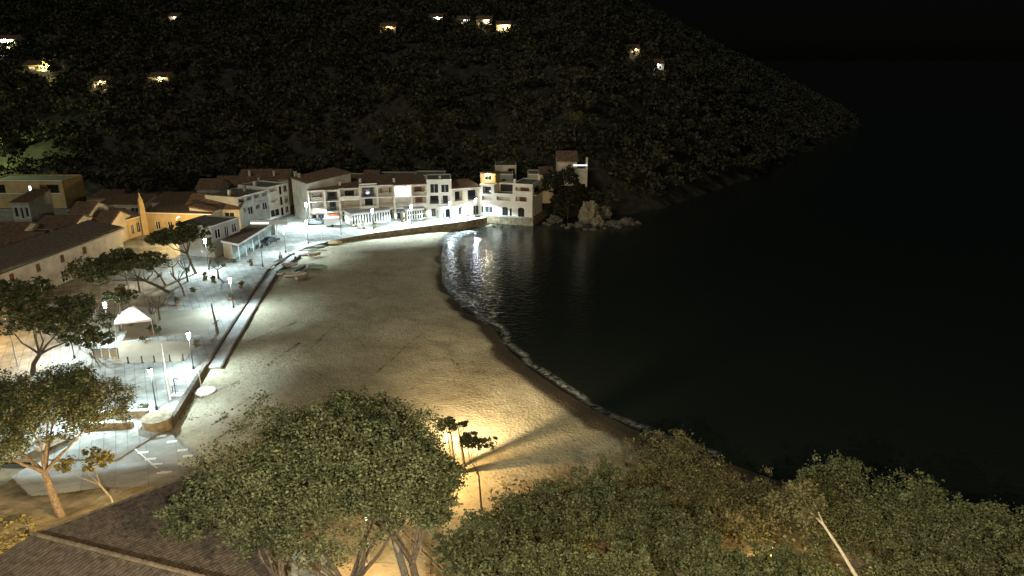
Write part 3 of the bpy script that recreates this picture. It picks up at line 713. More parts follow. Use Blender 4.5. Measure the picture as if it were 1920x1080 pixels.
MB().lathe([(1.0, 0), (.95, tp[2]-2), (.62, tp[2]+2.2), (.28, tz[2]-3), (.05, tz[2]-2)], 4).build('spire', OCHRE, t)
MB().box(-.05, .05, -.05, .05, tz[2]-2, tz[2]-.9).box(-.28, .28, -.04, .04, tz[2]-1.45, tz[2]-1.36).build('finial', IRON, t)
block(397, 398, 414, 392, 165, 5.5, 'greenish grey gable wall at the right end of the yellow house', GREYP, 'shed', 1.0, D=6, name='gable_house')
block(396, 424, 447, 407, 158, 7, 'grey green walled house behind the flat roofed beach restaurant', GREYP, 'flat', ops=W2, D=9, name='grey_house', yb=172)
# big tiled roofs in the middle distance
block(345, 392, 448, 390, 198, 5.5, 'broad brown tiled roof above the pine tree', CREAM, 'pitched', 2.6, D=13, name='roofed_house', ops=W2)
block(400, 352, 512, 348, 200, 8, 'long brown roofed house high behind the stepped blocks', CREAM, 'pitched', 2.5, D=9, fix=True, name='roofed_house', ops=W2, chim=((3, 2, 1.8), (12, 3, 2.2)))
block(368, 354, 412, 356, 214, 7, 'small grey house with a red brown roof at the forest edge', GREYP, 'pitched', 2.0, D=8, name='roofed_house', ops=W2)
block(447, 335, 540, 338, 240, 8, 'row house under the forest with pale chimneys, left of the alley', CREAM, 'pitched', 2.0, D=8, name='roofed_house', ops=W2, chim=((3, 1, 2), (10, 1, 2)))
block(185, 384, 266, 380, 205, 5.2, 'low house with a dim yellow cornice left of the tower tip', CREAM, 'shed', 1.2, D=8, name='roofed_house', ops=W2)
block(284, 380, 345, 378, 205, 5.2, 'low dim house directly right of the tower tip', CREAM, 'shed', 1.2, D=8, name='roofed_house', ops=W2)
block(168, 372, 208, 368, 218, 5.5, 'small ochre house at the forest edge left of the tower', OCHRE, 'shed', 1.0, D=7, name='roofed_house', ops=W2)
# far-left terraced block with bright window
t, L = block(-30, 338, 116, 340, 240, 8, 'yellowish terrace block at the far left with one bright window', OCHRE, 'flat', D=10, name='hotel_block', ops=[(.05, .25, .5, .85, 'loggia_open'), (.55, .585, .5, .8, 'bright'), (.7, .95, .5, .85, 'loggia')])
block(-30, 362, 114, 366, 228, 4.2, 'lower yellow lit terrace wall in front of the far left block', OCHRE, 'flat', D=9, name='hotel_terrace', ops=[(.1, .2, .2, .7, 'window'), (.3, .45, .2, .7, 'window')])
block(20, 380, 52, 376, 205, 8, 'grey white house below the far left terrace', GREYP, 'shed', 1.5, D=9, name='village_house', ops=W2)
block(130, 400, 165, 390, 190, 8, 'small pale roofed house in the middle of the left village', GREYP, 'pitched', 1.8, D=8, name='village_house', ops=W2)
block(140, 420, 205, 408, 182, 6, 'brown house with a rounded tiled roof left of the yellow wall', CREAM, 'pitched', 2.0, D=9, name='village_house', ops=W2)
block(62, 428, 132, 426, 180, 6, 'greenish roofed house above the long diagonal wall', GREYP, 'pitched', 1.6, D=10, name='village_house', ops=W2)
block(-30, 444, 30, 440, 172, 6, 'green grey tiled house at the left picture edge', GREYP, 'pitched', 1.8, D=10, name='village_house', ops=W2)
block(-40, 460, 60, 452, 160, 6, 'nearer olive roofed house at the left edge behind the diagonal building', CREAM, 'pitched', 1.6, D=9, name='village_house', ops=W2)
# the long diagonal white building with a dark gutter line
a = G(-60, 530, 8.5); b = G(226, 427, 8.5)
La = math.hypot(b[0]-a[0], b[1]-a[1]); Hd = 6.5
t, L = house((a[0], a[1], 2), (b[0], b[1], 2), 7, Hd, [(2+k*6.2, 3.1+k*6.2, 3.9, 5.4, 'shutter') for k in range(int((La-4)/6.2))]+[(1.5+k*6.2, 3.2+k*6.2, .1, 2.4, 'window') for k in range(int((La-4)/6.2))],
     'long pale building running diagonally, with a dark shaded gutter line', GREYP, 'shed', 1.3, name='long_building', rmat=TILED)
MB().box(-.3, L+.3, -.75, -.1, Hd-.35, Hd-.02).build('gutter', IRON, t)
a = G(178, 450, 6.5); b = G(198, 438, 6.5)
house((a[0], a[1], 2), (b[0], b[1], 2), 3, a[2]-2, [], 'pale projecting bay on the diagonal building near the yellow house', CREAM, 'flat', name='bay')
a = G(202, 440, 7.5); b = G(228, 428, 7.5)
house((a[0], a[1]-.6, 2), (b[0], b[1]-.6, 2), 3, 5.5, [(1, 2, 3.2, 4.6, 'window'), (1, 2.2, .2, 2.4, 'door')], 'ochre end of the diagonal building beside the tower house', CREAM, 'flat', name='end_house')

# flat roofed beach restaurant with canopy
c1 = np.array(Yat(415, 457, 150)); c2 = np.array(Yat(447, 461, 147)); c3 = np.array(Yat(527, 424, 172)); c4 = np.array(Yat(436, 441, 166))
t = empty('beach_restaurant', (c2[0], c2[1], 2), 0, 'flat roofed beach restaurant with pale canopy edge above the parked scooters', 'restaurant')
loc = lambda p: (p[0]-c2[0], p[1]-c2[1])
hz = 3.4
c4 = np.array([c1[0]+(c3-c2)[0]*.85, c1[1]+(c3-c2)[1]*.85, 0])
c3 = c2+(c3-c2)*.93
MB().prism([loc(c1), loc(c2), loc(c3), loc(c4)], hz, hz+.28).build('roof', mat('brown_roof', (.17, .13, .09), .9, .3, .5), t)
e1 = loc(c1); e2 = loc(c2); e3 = loc(c3)
def bar(mb, a, b, w, z0, z1, out=0):
    dx, dy = b[0]-a[0], b[1]-a[1]; q = math.hypot(dx, dy); nx, ny = dy/q, -dx/q
    mb.prism([(a[0]+nx*out, a[1]+ny*out), (b[0]+nx*out, b[1]+ny*out), (b[0]+nx*(out+w), b[1]+ny*(out+w)), (a[0]+nx*(out+w), a[1]+ny*(out+w))], z0, z1)
fb = MB(); bar(fb, e1, e2, .12, hz-.05, hz+.38, .003); bar(fb, e2, e3, .12, hz-.05, hz+.38, .003); fb.build('fascia', TRIM, t)
for k in range(7):
    q = k/6*.95+.02; p = (e2[0]+(e3[0]-e2[0])*q, e2[1]+(e3[1]-e2[1])*q); MB().box(p[0]-.3, p[0]-.15, p[1]-.08, p[1]+.08, 0, hz-.002).build('post', TRIM, t)
gb = MB(); off_ = .7
g1 = (e2[0]-1.8, e2[1]+.4); g2 = (e3[0]-1.8, e3[1]+.4); bar(gb, g1, g2, .1, .01, hz-.01); gb.build('glass_front', mat('pale_glazing', (.25, .32, .30), .3, .3, .8), t)
wb = MB(); bar(wb, (e1[0]+.3, e1[1]+.3), (e2[0]-1.5, e2[1]+.35), .15, .01, hz-.01); wb.build('front_wall', CREAM, t)
MB().prism([loc(c4), (loc(c4)[0]+.4, loc(c4)[1]), (e3[0]-1, e3[1]+.3), (e3[0]-1.4, e3[1]+.3)], 0, hz-.01).build('back_wall', GREYP, t)
lt = MB(); p1 = (e1[0]+(loc(c4)[0]-e1[0])*.72, e1[1]+(loc(c4)[1]-e1[1])*.72); 
lt.box(p1[0]+.3, p1[0]+4.6, p1[1], p1[1]+.18, hz+.5, hz+.72).build('strip_lamp', emit('strip_cyan', (.75, .95, 1), 2.5), t)
lt2 = MB().box(p1[0]+.2, p1[0]+9, p1[1]+.2, p1[1]+.5, hz+.281, hz+1.3).build('screen_wall', GREYP, t)

# glazed pavilions on the promenade
def pavilion(u0, v0, u1, v1, D, H, n, rows, label, gap=.45, blank=()):
    a = gz(u0, v0); b = gz(u1, v1); L = math.hypot(*(b-a)[:2])
    t = empty('pavilion', (a[0], a[1], 2), math.atan2((b-a)[1], (b-a)[0]), label, 'pavilion')
    ops = []; w = L/n
    for k in range(n):
        for r_ in range(rows):
            if (k, r_) in blank: continue
            z0 = .25+(H-.6)*r_/rows + .08; z1 = .25+(H-.6)*(r_+1)/rows - .08
            ops.append((k*w+w*gap/2, (k+1)*w-w*gap/2, z0, z1, 'window'))
    mb = MB(); facade(mb, L, H, ops, .15); mb.box(0, .15, .15, D, 0, H).box(L-.15, L, .15, D, 0, H).box(.15, L-.15, D-.15, D, 0, H); mb.build('wall', TRIM, t)
    for o in ops:
        f = MB().box(o[0], o[1], .09, .13, o[2], o[2]+.06).box(o[0], o[1], .09, .13, o[3]-.06, o[3]).build('window', TRIM, t)
        MB().box(o[0], o[1], .11, .125, o[2]+.06, o[3]-.06).build('pane', GLASS, f)
    MB().box(-.2, L+.2, -.25, D+.1, H+.002, H+.22).build('roof', CONC, t)
    return t
pavilion(661, 424, 732, 415, 5.5, 3.1, 14, 1, 'long white glazed pavilion with a row of dark window slots', .45)
pavilion(764, 414, 796, 411, 4.5, 3.0, 7, 2, 'small white pavilion with two rows of little panes', .4)
a = gz(828, 410); b = gz(852, 407); L = math.hypot(*(b-a)[:2])
t = empty('kiosk', (a[0], a[1], 2), math.atan2((b-a)[1], (b-a)[0]), 'bluish white open kiosk with two doorways beside the white van', 'kiosk')
mb = MB(); facade(mb, L, 3.0, [(.25, .75, 0, 2.3, 'x'), (1.1, L-1.2, 0, 2.4, 'x')], .15); mb.box(0, .15, .15, 4, 0, 3).box(L-.15, L, .15, 4, 0, 3).box(.15, L-.15, 3.85, 4, 0, 3); mb.build('wall', TRIM, t)
MB().box(-.3, L+.3, -.3, 4.2, 3.002, 3.2).build('roof', TRIM, t)
MB().box(.2, L-.2, 1.2, 1.3, 0, 2.6).build('inner_wall', GLASS, t)
# side garden walls by the pavilions
seg_wall('garden_wall', gz(741, 401), gz(757, 415), .3, 2.2, CREAM, 'cream wall running forward from the glowing house to the small pavilion', cap=False)
seg_wall('garden_wall', gz(803, 400), gz(826, 409), .3, 2.0, GREYP, 'sloping grey garden wall in front of the tall narrow house', cap=False)

# ------------------------------------------------------------------ vehicles
def vehicle(u, v, ang, L, Wd, H, paint, label, kind='car', z=2.0):
    x, y, _ = G(u, v, z); t = empty('parked_'+kind, (x, y, z), ang, label, kind)
    if kind == 'van': prof = [(-L/2, .35), (-L/2, H-.1), (-L/2+.15, H), (L/2-1.5, H), (L/2-.95, H-.7), (L/2-.15, H*.5), (L/2, H*.45), (L/2, .35)]
    else: prof = [(-L/2, .35), (-L/2, .8), (-L/2+.5, .95), (-L/2+1.0, H), (L/2-1.8, H), (L/2-1.1, .95), (L/2-.1, .78), (L/2, .35)]
    mb = MB(); n = len(prof); k = 0
    for s_, ww in ((-1, Wd/2-.06), (-1, Wd/2), (1, Wd/2), (1, Wd/2-.06)):
        pass
    def sec(w, tuck): return [(p[0]*(1-(0 if p[1] < 1 else tuck)), s1*w*(1 if p[1] < 1 else .86), p[1]) for p in prof]
    for s1 in (-1, 1): mb.v += sec(Wd/2, 0)
    mb.f.append(tuple(range(n))); mb.f.append(tuple(n+i for i in reversed(range(n))))
    for i in range(n): j = (i+1) % n; mb.f.append((i, n+i, n+j, j))
    mb.build('body', paint, t)
    gl = MB(); z0, z1 = (H*.55, H-.2) if kind == 'van' else (.98, H-.08)
    for s1 in (-1, 1):
        yy = s1*(Wd/2*.93+.01)
        if kind == 'van': gl.box(L/2-1.75, L/2-1.0, yy-.02, yy+.02, H*.58, H-.3)
        else: gl.box(-L/2+1.0, L/2-1.75, yy-.02-.02*s1, yy+.02, .98, H-.1)
    gl.build('side_glass', GLASS, t)
    ws = MB(); a_ = prof[3] if kind != 'van' else prof[3]; i0 = 4
    p_, q_ = prof[i0], prof[i0+1]
    if kind == 'van': p_, q_ = prof[3], prof[4]
    ws.quad((q_[0]+.02, -Wd*.38, q_[1]+.03), (q_[0]+.02, Wd*.38, q_[1]+.03), (p_[0]+.02, Wd*.36, p_[1]+.0), (p_[0]+.02, -Wd*.36, p_[1]+.0)); ws.build('windscreen', GLASS, t)
    for sx in (-1, 1):
        for sy in (-1, 1):
            w = MB(); cx = sx*(L/2-.8)
            w.tube([(cx, sy*(Wd/2-.16), .33), (cx, sy*(Wd/2+.02), .33)], .33, 14); wo = w.build('wheel', mat('tyre', (.02, .02, .02), .9), t)
            MB().tube([(cx, sy*(Wd/2+.022), .33), (cx, sy*(Wd/2+.03), .33)], .18, 10).build('rim', STEEL, wo)
    for sy in (-1, 1):
        MB().box(L/2-.02, L/2+.03, sy*Wd*.36-.14, sy*Wd*.36+.14, .55, .72).build('headlight', STEEL, t)
    return t
WP = mat('white_car_paint', (.75, .75, .75), .3, .03, 1, spec=.5); GP = mat('grey_car_paint', (.14, .15, .16), .3, .05, 1, spec=.5)
DP = mat('dark_car_paint', (.03, .035, .04), .3, .05, 1, spec=.5); BP_ = mat('pale_blue_car_paint', (.45, .5, .55), .3, .05, 1, spec=.5)
vehicle(867, 403, R(165), 5.3, 2.0, 2.1, WP, 'white delivery van parked in front of the arched low house', 'van')
vehicle(816, 404, R(20), 4.2, 1.7, 1.45, GP, 'grey car parked left of the bluish white kiosk')
vehicle(588, 421, R(8), 4.2, 1.7, 1.45, GP, 'grey car parked under the leftmost terrace house')
vehicle(600, 419.5, R(8), 4.0, 1.7, 1.4, DP, 'dark car parked between the grey car and the white trailer')
vehicle(652, 412, R(8), 4.2, 1.7, 1.45, DP, 'black car hidden behind the left end of the long pavilion')
vehicle(104, 832, R(62), 4.3, 1.75, 1.45, BP_, 'pale car under the big left pine at the top of the ramp', z=2.1)
vehicle(508, 455, R(60), 4.2, 1.7, 1.4, DP, 'dark car parked in front of the beach restaurant glazing')
# white box trailer
x, y, _ = G(624, 424, 2); t = empty('box_trailer', (x, y, 2), R(10), 'white box trailer with rounded front near the wooden pole', 'trailer')
MB().prism([(-2, -.95), (1.5, -.95), (1.8, -.6), (1.8, .6), (1.5, .95), (-2, .95)], .45, 2.3).build('body', WP, t)
MB().box(1.82, 3.0, -.06, .06, .5, .62).build('drawbar', STEEL, t)
for sy in (-1, 1): MB().tube([(0, sy*.97, .32), (0, sy*1.1, .32)], .32, 12).build('wheel', M['tyre'], t)

# ------------------------------------------------------------------ lamps
LGL = emit('led_lantern_glass', (.80, .88, 1.0), 150)
def led_lamp(u, v, label, h=4.6, p=1.0, z=2.0, lit=True, hl=.95):
    x, y, _ = G(u, v, z); t = empty('street_lamp', (x, y, z), 0, label, 'street lamp', 'promenade street lamps')
    MB().lathe([(.17, 0), (.15, .45), (.075, .6), (.06, h)], 10).build('pole', IRON, t)
    MB().lathe([(.15, h+.002), (.25, h+hl)], 12).build('lantern', LGL if lit else GLASS, t)
    MB().lathe([(.31, h+hl+.002), (.29, h+hl+.07), (.05, h+hl+.14)], 12).build('lantern_cap', IRON, t)
    if lit:
        ld = bpy.data.lights.new('lamp_light', 'SPOT'); ld.energy = LED*p; ld.spot_size = R(146); ld.spot_blend = .12; ld.shadow_soft_size = .12
        ld.color = (.72, .93, 1.0); o = bpy.data.objects.new('lamp_light', ld); C.objects.link(o); o.parent = t; o.location = (-.02, -.28, h+.3)
    return t
led_lamp(294, 768, 'nearest promenade lamp, beside the white flagpole', p=1.0, h=4.6)
led_lamp(363, 692, 'lamp by the little row of bollards', p=1.25)
led_lamp(438, 578, 'lamp standing alone against the beach kerb, throwing a round pool on the sand', p=1.6)
led_lamp(536, 474, 'lamp where the curved sea wall begins')
led_lamp(578, 457, 'lamp just right of the sea wall start, in front of the big glow')
led_lamp(700, 430, 'lamp above the middle of the long pavilion', p=2.3, h=4.2)
led_lamp(772, 421, 'lamp in front of the small two-row pavilion', p=2.3, h=4.2)
led_lamp(844, 414, 'lamp in front of the bluish white kiosk', p=2.3, h=4.2)
led_lamp(892, 408, 'last lamp at the end of the promenade by the waterside houses', p=2.3, h=4.3)
led_lamp(208, 634, 'lamp among the trees left of the white gazebo', h=5.0)
led_lamp(140, 672, 'lamp half hidden in the crown of the left pine', h=5.0, p=.8)
led_lamp(392, 506, 'lamp beside the trunk of the wide pine by the restaurant', h=5.6, p=2.0)
led_lamp(150, 800, 'lamp hidden under the near left pine above the ramp', h=4.6, p=1.1)
# tall double-glow lamp in front of the gable wall
t = led_lamp(577, 424, 'tall lamp with the biggest glow, in front of the grey gable wall', h=5.0, p=3.5, hl=1.1)
# wall lamps
def wall_lamp(loc, label, col, P, s=.18, name='wall_lamp'):
    t = empty(name, loc, 0, label, 'lamp')
    MB().lathe([(.05, -s), (s, -s*.4), (s, s*.4), (.05, s)], 10).build('globe', emit('globe_%d' % int(col[2]*100), col, 25), t)
    MB().box(-.03, .03, s+.002, .5, -.03, .03).build('bracket', IRON, t)
    ld = bpy.data.lights.new('lamp_light', 'POINT'); ld.energy = P; ld.color = col; ld.shadow_soft_size = .15
    o = bpy.data.objects.new('lamp_light', ld); C.objects.link(o); o.parent = t; o.location = (0, -.45, 0)
p = rt.location
wall_lamp((p[0]+1.5, p[1]-1.3, p[2]+2.2), 'dazzling lamp on the terrace of the yellow rooftop room', (1, .88, .6), 900, .3)

def sodium_lamp(x, y, label, h=7.5, P=4000, z=None, arm=(0, 1.2), col=(1, .70, .32)):
    z = Tz(x, y) if z is None else z
    t = empty('sodium_lamp', (x, y, z), 0, label, 'street lamp')
    MB().lathe([(.12, 0), (.06, h)], 8).build('pole', STEEL, t)
    MB().tube([(0, 0, h-.1), (arm[0]*.5, arm[1]*.5, h+.25), (arm[0], arm[1], h+.3)], .04, 6).build('arm', STEEL, t)
    MB().lathe([(.05, h+.38), (.24, h+.32), (.28, h+.22)], 10, arm).build('hood', STEEL, t)
    MB().lathe([(.22, h+.218), (.16, h+.12), (.04, h+.08)], 10, arm).build('bulb', emit('sodium_bulb', (1, .62, .22), 30), t)
    ld = bpy.data.lights.new('lamp_light', 'POINT'); ld.energy = P*SOD; ld.color = col; ld.shadow_soft_size = .12
    o = bpy.data.objects.new('lamp_light', ld); C.objects.link(o); o.parent = t; o.location = (arm[0], arm[1], h-.15)
    return t
sodium_lamp(-8.0, 64.7, 'orange lamp on the slope hidden behind the big pine', 5.3, 8500, arm=(0, .8), col=(1, .62, .25))
sodium_lamp(-31.2, 48.6, 'orange lamp beside the dark tiled roof', 3.0, 15000, arm=(-.5, .5))
sodium_lamp(-50, 45, 'orange lamp at the lower left of the slope', 4, 8000, arm=(0, .8))
hl_ = [o for o in bpy.data.objects if o.name == 'sodium_lamp'][0]
ld = bpy.data.lights.new('beach_fill', 'SPOT'); ld.energy = 85000; ld.color = (1, .74, .42); ld.spot_size = R(92); ld.spot_blend = 1; ld.shadow_soft_size = .1  # extra spot hung in the hidden lamp, added to brighten the beach
o = bpy.data.objects.new('beach_fill', ld); C.objects.link(o); o.parent = hl_; o.location = (0, .95, 5.15)
o.rotation_euler = Vector((-14, -43, 2)).to_track_quat('Z', 'Y').to_euler()
sodium_lamp(-11.5, 48, 'orange lamp over the path, behind the foreground crowns', 4.6, 1500, arm=(.4, -.4))
for k, (lx, ly, P_) in enumerate(((4.5, 43, 1500), (19.5, 44.5, 1500), (23, 38, 1300))):  # low lamps added to make a warm glow in the gaps between crowns
    sodium_lamp(lx, ly, 'added unseen orange lamp glowing through gaps of the right-hand trees, %s from the path' % ['first', 'second', 'third'][k], 1.6, P_*.7, arm=(0, .6), col=(1, .66, .28))
sodium_lamp(8, 3, 'orange lamp on the right slope below the viewpoint', 3, 80000, arm=(0, 1), col=(1, .78, .42))
sodium_lamp(-5, 2, 'tall pale road lamp just below the viewpoint', 3, 82000, arm=(0, 1), col=(1, .93, .72))
sodium_lamp(-79, 99, 'orange lamp on the left square among the pines', 6.5, 5500, z=2, col=(1, .6, .22))
sodium_lamp(-70, 93, 'orange lamp behind the near left pine', 6, 2500, z=2, col=(1, .6, .22))
sodium_lamp(-76, 159, 'orange lamp in front of the pointed tower', 6.5, 5500, z=2)
sodium_lamp(-72, 156, 'orange lamp lighting the yellow wall behind the pine', 5.5, 5500, z=2)
sodium_lamp(-72, 128, 'orange lamp behind the wide pine', 6, 1200, z=2)

# ------------------------------------------------------------------ street furniture
def simple(name, x, y, z, parts, label, cat, rz=0, group=None):
    t = empty(name, (x, y, z), rz, label, cat, group)
    for nm, mb, m in parts: mb.build(nm, m, t)
    return t
x, y, _ = G(320, 750, 2)
simple('flagpole', x, y, 2, [('pole', MB().lathe([(.14, .1), (.05, 7.6)], 10), TRIM), ('base', MB().lathe([(.3, 0), (.28, .1)], 12), CONC), ('finial', MB().lathe([(.02, 7.6), (.1, 7.7), (.02, 7.8)], 8), TRIM)], 'tall white flagpole beside the nearest lamp', 'flagpole')
x, y, _ = G(603, 449, 2)
simple('flagpole', x, y, 2, [('pole', MB().lathe([(.1, .1), (.04, 5.4)], 10), TRIM), ('base', MB().lathe([(.25, 0), (.22, .1)], 12), CONC)], 'short white flagpole on the far sea wall', 'flagpole')
x, y, _ = G(640, 441, 2)
simple('wooden_pole', x, y, 2, [('pole', MB().lathe([(.12, 0), (.09, 5.5)], 8), WOODM), ('crossbar', MB().box(-.5, .5, -.05, .05, 5.0, 5.12), WOODM)], 'brown wooden pole standing on the promenade left of the long pavilion', 'pole')
x, y, _ = G(493, 500, 2)
simple('unlit_lamp', x, y, 2, [('pole', MB().lathe([(.17, 0), (.15, .5), (.07, .7), (.055, 4.6)], 10), IRON), ('head', MB().lathe([(.1, 4.6), (.22, 5.2), (.05, 5.3)], 10), TRIM)], 'unlit dark lamp post where the beach kerb starts', 'street lamp')
for i, (u, v) in enumerate(((241, 681), (267, 680), (290, 679), (319, 677), (344, 676))):
    x, y, _ = G(u, v, 2)
    simple('bollard', x, y, 2, [('shaft', MB().lathe([(.1, 0), (.09, .85), (.12, .9), (.1, 1.0)], 10), IRON), ('foot', MB().lathe([(.17, 0), (.15, .1)], 10), IRON)], 'dark bollard, number %s from the left in the row by the lamp' % ['first', 'second', 'third', 'fourth', 'fifth'][i], 'bollard', group='row of dark bollards')
# carved trunk / pollard
def pollard(u, v, h, label, seed, nb=4, z=2.0, lean=0.0):
    rnd = random.Random(seed); x, y, _ = G(u, v, z); t = empty('pollarded_tree', (x, y, z), 0, label, 'tree')
    tr = MB().tube([(0, 0, 0), (lean*.3, 0, h*.3), (lean, 0, h*.62)], [.2, .16, .13], 8)
    tr.build('trunk', BARK, t)
    for k in range(nb):
        a = k*6.28/nb+rnd.uniform(-.4, .4); r = rnd.uniform(.9, 1.6)
        pts = [(lean, 0, h*.58), (lean+math.cos(a)*r*.5, math.sin(a)*r*.5, h*.72), (lean+math.cos(a)*r, math.sin(a)*r, h*rnd.uniform(.85, 1.05))]
        lb = MB().tube(pts, [.1, .075, .07], 6); lb.tube([pts[2], (pts[2][0], pts[2][1], pts[2][2]+.12)], [.13, .06], 6)
        lb.build('limb', BARK, t)
    return t
pollard(392, 500, 4.2, 'bare forked pollard tree right of the wide pine trunk', 1, 3)
pollard(410, 522, 3.0, 'small bare pollard near the white lit ground', 2, 3)
pollard(346, 555, 5.0, 'leaning bare tree between planters in the middle of the square', 3, 4, lean=-.8)
pollard(310, 535, 5.5, 'bare tree leaning left below the long pine crown', 4, 4, lean=-2.0)
pollard(288, 620, 4.5, 'bare branching tree just right of the white gazebo', 5, 5)
pollard(326, 520, 3.6, 'slim bare tree at the edge of the lit ground', 6, 3)
x, y, _ = G(408, 625, 2)
simple('palm_stump', x, y, 2, [('trunk', MB().tube([(0, 0, 0), (-.05, 0, 1.6), (-.25, 0, 3.2), (-.35, 0, 5.0)], [.26, .2, .14, .11], 8), BARK), ('stub', MB().tube([(-.1, 0, 1.9), (.5, .1, 2.3)], [.1, .05], 6).tube([(-.1, 0, 1.8), (-.7, .1, 1.5)], [.09, .05], 6), BARK)], 'dark bare trunk with stubs standing beside the beach kerb', 'trunk')

def leaf_obj(name, lobes, n, size, m, parent=None, shell=.5):
    P = lobes_points(n, lobes, shell); V = leaf_cloud(P, size); return link(name, np_quads(name, V, n, m), m, parent)
def shrub(x, y, z, r, label, n=260, m=None, cat='shrub', h=1.0, pot=False, group=None, size=.13):
    t = empty('shrub' if not pot else 'potted_shrub', (x, y, z), random.uniform(0, 6), label, cat, group)
    lob = [(random.uniform(-.4, .4)*r, random.uniform(-.4, .4)*r, r*h*(.55+.3*random.random())+(.5 if pot else 0), r*.65, r*.65, r*.55*h) for _ in range(5)]
    leaf_obj('foliage', lob, n, size, m or LEAF2, t, .2)
    MB().tube([(0, 0, 0), (0, 0, r*h*.6+(.5 if pot else 0))], [.06, .03], 6).build('stem', BARK, t)
    if pot: MB().lathe([(.3, 0), (.42, .5)], 10).build('pot', mat('clay_pot', (.22, .12, .07), .9, .3, 3), t)
    return t
for u, v, r, lab in ((333, 573, .8, 'round dark planter shrub in the middle of the pale square'), (365, 548, .9, 'dark shrub right of the leaning bare tree'), (369, 652, .9, 'dark round shrub right of the bollard lamp'), (432, 563, .7, 'small shrub left of the lone kerb lamp'),
    (385, 522, .7, 'dark shrub on the white lit ground'), (400, 526, .5, 'second smaller dark shrub on the white lit ground'), (285, 626, .8, 'low shrub at the end of the gazebo garden'), (452, 540, .6, 'shrub near the upper part of the beach kerb'),
    (175, 665, 1.3, 'bushy shrub left of the dark trellis box'), (205, 632, .9, 'shrub at the foot of the lamp left of the gazebo'), (270, 775, .7, 'low plant left of the nearest lamp'), (471, 498, .7, 'shrub below the parked scooters')):
    x, y, _ = G(u, v, 2); shrub(x, y, 2, r, lab, pot=r < .85)
for u, v, lab, m in ((669, 425, 'brownish potted plant before the long pavilion', LEAFY), (683, 429, 'potted plant at the wall edge in front of the pavilion', LEAFY), (703, 428, 'potted plant at the foot of the pavilion lamp', LEAFY), (757, 417, 'leafy potted plant left of the small pavilion', LEAF2), (797, 413, 'potted plant at the right end of the small pavilion', LEAF2)):
    x, y, _ = G(u, v, 2); shrub(x, y, 2, .8, lab, m=m, pot=True, h=1.5)

for u, v, hh, sd_, lab in ((262, 548, 4.4, 31, 'bare crooked tree behind the gazebo'), (240, 535, 5.0, 32, 'bare tree under the long pine, left of the leaning one'), (352, 528, 4.0, 33, 'bare tree on the bright ground left of the wide pine trunk'), (180, 618, 4.2, 34, 'bare tree between the half hidden lamp and the small dark tree'), (300, 600, 3.6, 35, 'low bare tree at the corner of the dark sand field')):
    pollard(u, v, hh, lab, sd_, 5)
for u, v, r, lab in ((246, 612, .9, 'bush at the back left post of the gazebo'), (300, 628, 1.0, 'bush at the lower corner of the dark sand field'), (268, 640, .7, 'small bush in front of the gazebo'), (352, 512, .8, 'bush beside the bright ground by the wide pine'), (318, 502, .9, 'bush under the wide pine crown'), (300, 520, .8, 'bush at the root of the leaning bare tree'), (228, 545, 1.0, 'bush behind the lamp left of the gazebo'), (418, 500, .6, 'small bush left of the unlit lamp post'), (438, 492, .6, 'small bush between scooters and the unlit lamp')):
    x, y, _ = G(u, v, 2); shrub(x, y, 2, r, lab, pot=False)

# gazebo
gx, gy, _ = G(258, 622, 2)
t = empty('gazebo', (gx, gy, 2), R(20), 'white canvas gazebo with a pyramid roof among the trees', 'gazebo')
MB_ = MB(); w = 2.6
for k in range(4):
    c = [(-w, -w), (w, -w), (w, w), (-w, w)]; a_, b_ = c[k], c[(k+1) % 4]
    q = MB(); q.v = [(a_[0], a_[1], 2.7), (b_[0], b_[1], 2.7), (0, 0, 4.4), (a_[0], a_[1], 2.64), (b_[0], b_[1], 2.64), (0, 0, 4.34), (a_[0], a_[1], 2.4), (b_[0], b_[1], 2.4)]
    q.f = [(0, 1, 2), (3, 5, 4), (0, 6, 7, 1)]; q.build('canopy_panel', CAN, t)
    MB().box(a_[0]-.05, a_[0]+.05, a_[1]-.05, a_[1]+.05, 0, 2.66).build('post', STEEL, t)
# trellis box
x, y, _ = G(200, 672, 2); t = empty('trellis_box', (x, y, 2), R(5), 'dark framed trellis box with pale panels beside the bollard row', 'trellis')
for k in range(3): MB().box(-1.6+k*1.1, -.6+k*1.1-.05, -.04, .04, .1, 1.5).build('panel', CREAM if k else GREYP, t)
MB().box(-1.7, 1.8, -.08, .08, 1.502, 1.6).box(-1.7, -1.6, -.08, .08, 0, 1.5).box(1.65, 1.75, -.08, .08, 0, 1.5).build('frame', IRON, t)
# row of tables and chairs in front of restaurant
def table_set(u, v, label):
    x, y, _ = G(u, v, 2); t = empty('cafe_table', (x, y, 2), random.uniform(0, 3), label, 'table', 'cafe tables by the restaurant')
    MB().lathe([(.4, .72), (.4, .76)], 12).build('tabletop', TRIM, t); MB().lathe([(.22, 0), (.03, .06), (.03, .72)], 8).build('leg', IRON, t)
for k, (u, v) in enumerate(((468, 466), (478, 461), (489, 456), (474, 470))): table_set(u, v, 'white cafe table, %s along the restaurant front' % ['second from left', 'third', 'rightmost', 'nearest the kerb'][k])
def scooter(u, v, ang, label):
    x, y, _ = G(u, v, 2); t = empty('scooter', (x, y, 2), ang, label, 'scooter', 'scooters parked at the restaurant')
    for sx in (-.6, .6): MB().tube([(sx, -.05, .25), (sx, .05, .25)], .25, 12).build('wheel', M['tyre'], t)
    MB().prism([(-.75, -.15), (.1, -.15), (.1, .15), (-.75, .15)], .35, .75).box(.1, .5, -.14, .14, .25, .33).build('body', DP, t)
    MB().box(-.7, .05, -.14, .14, .752, .86).build('seat', IRON, t)
    MB().tube([(.62, 0, .3), (.48, 0, 1.05)], .05, 6).box(.42, .5, -.32, .32, 1.02, 1.07).build('handlebar', IRON, t)
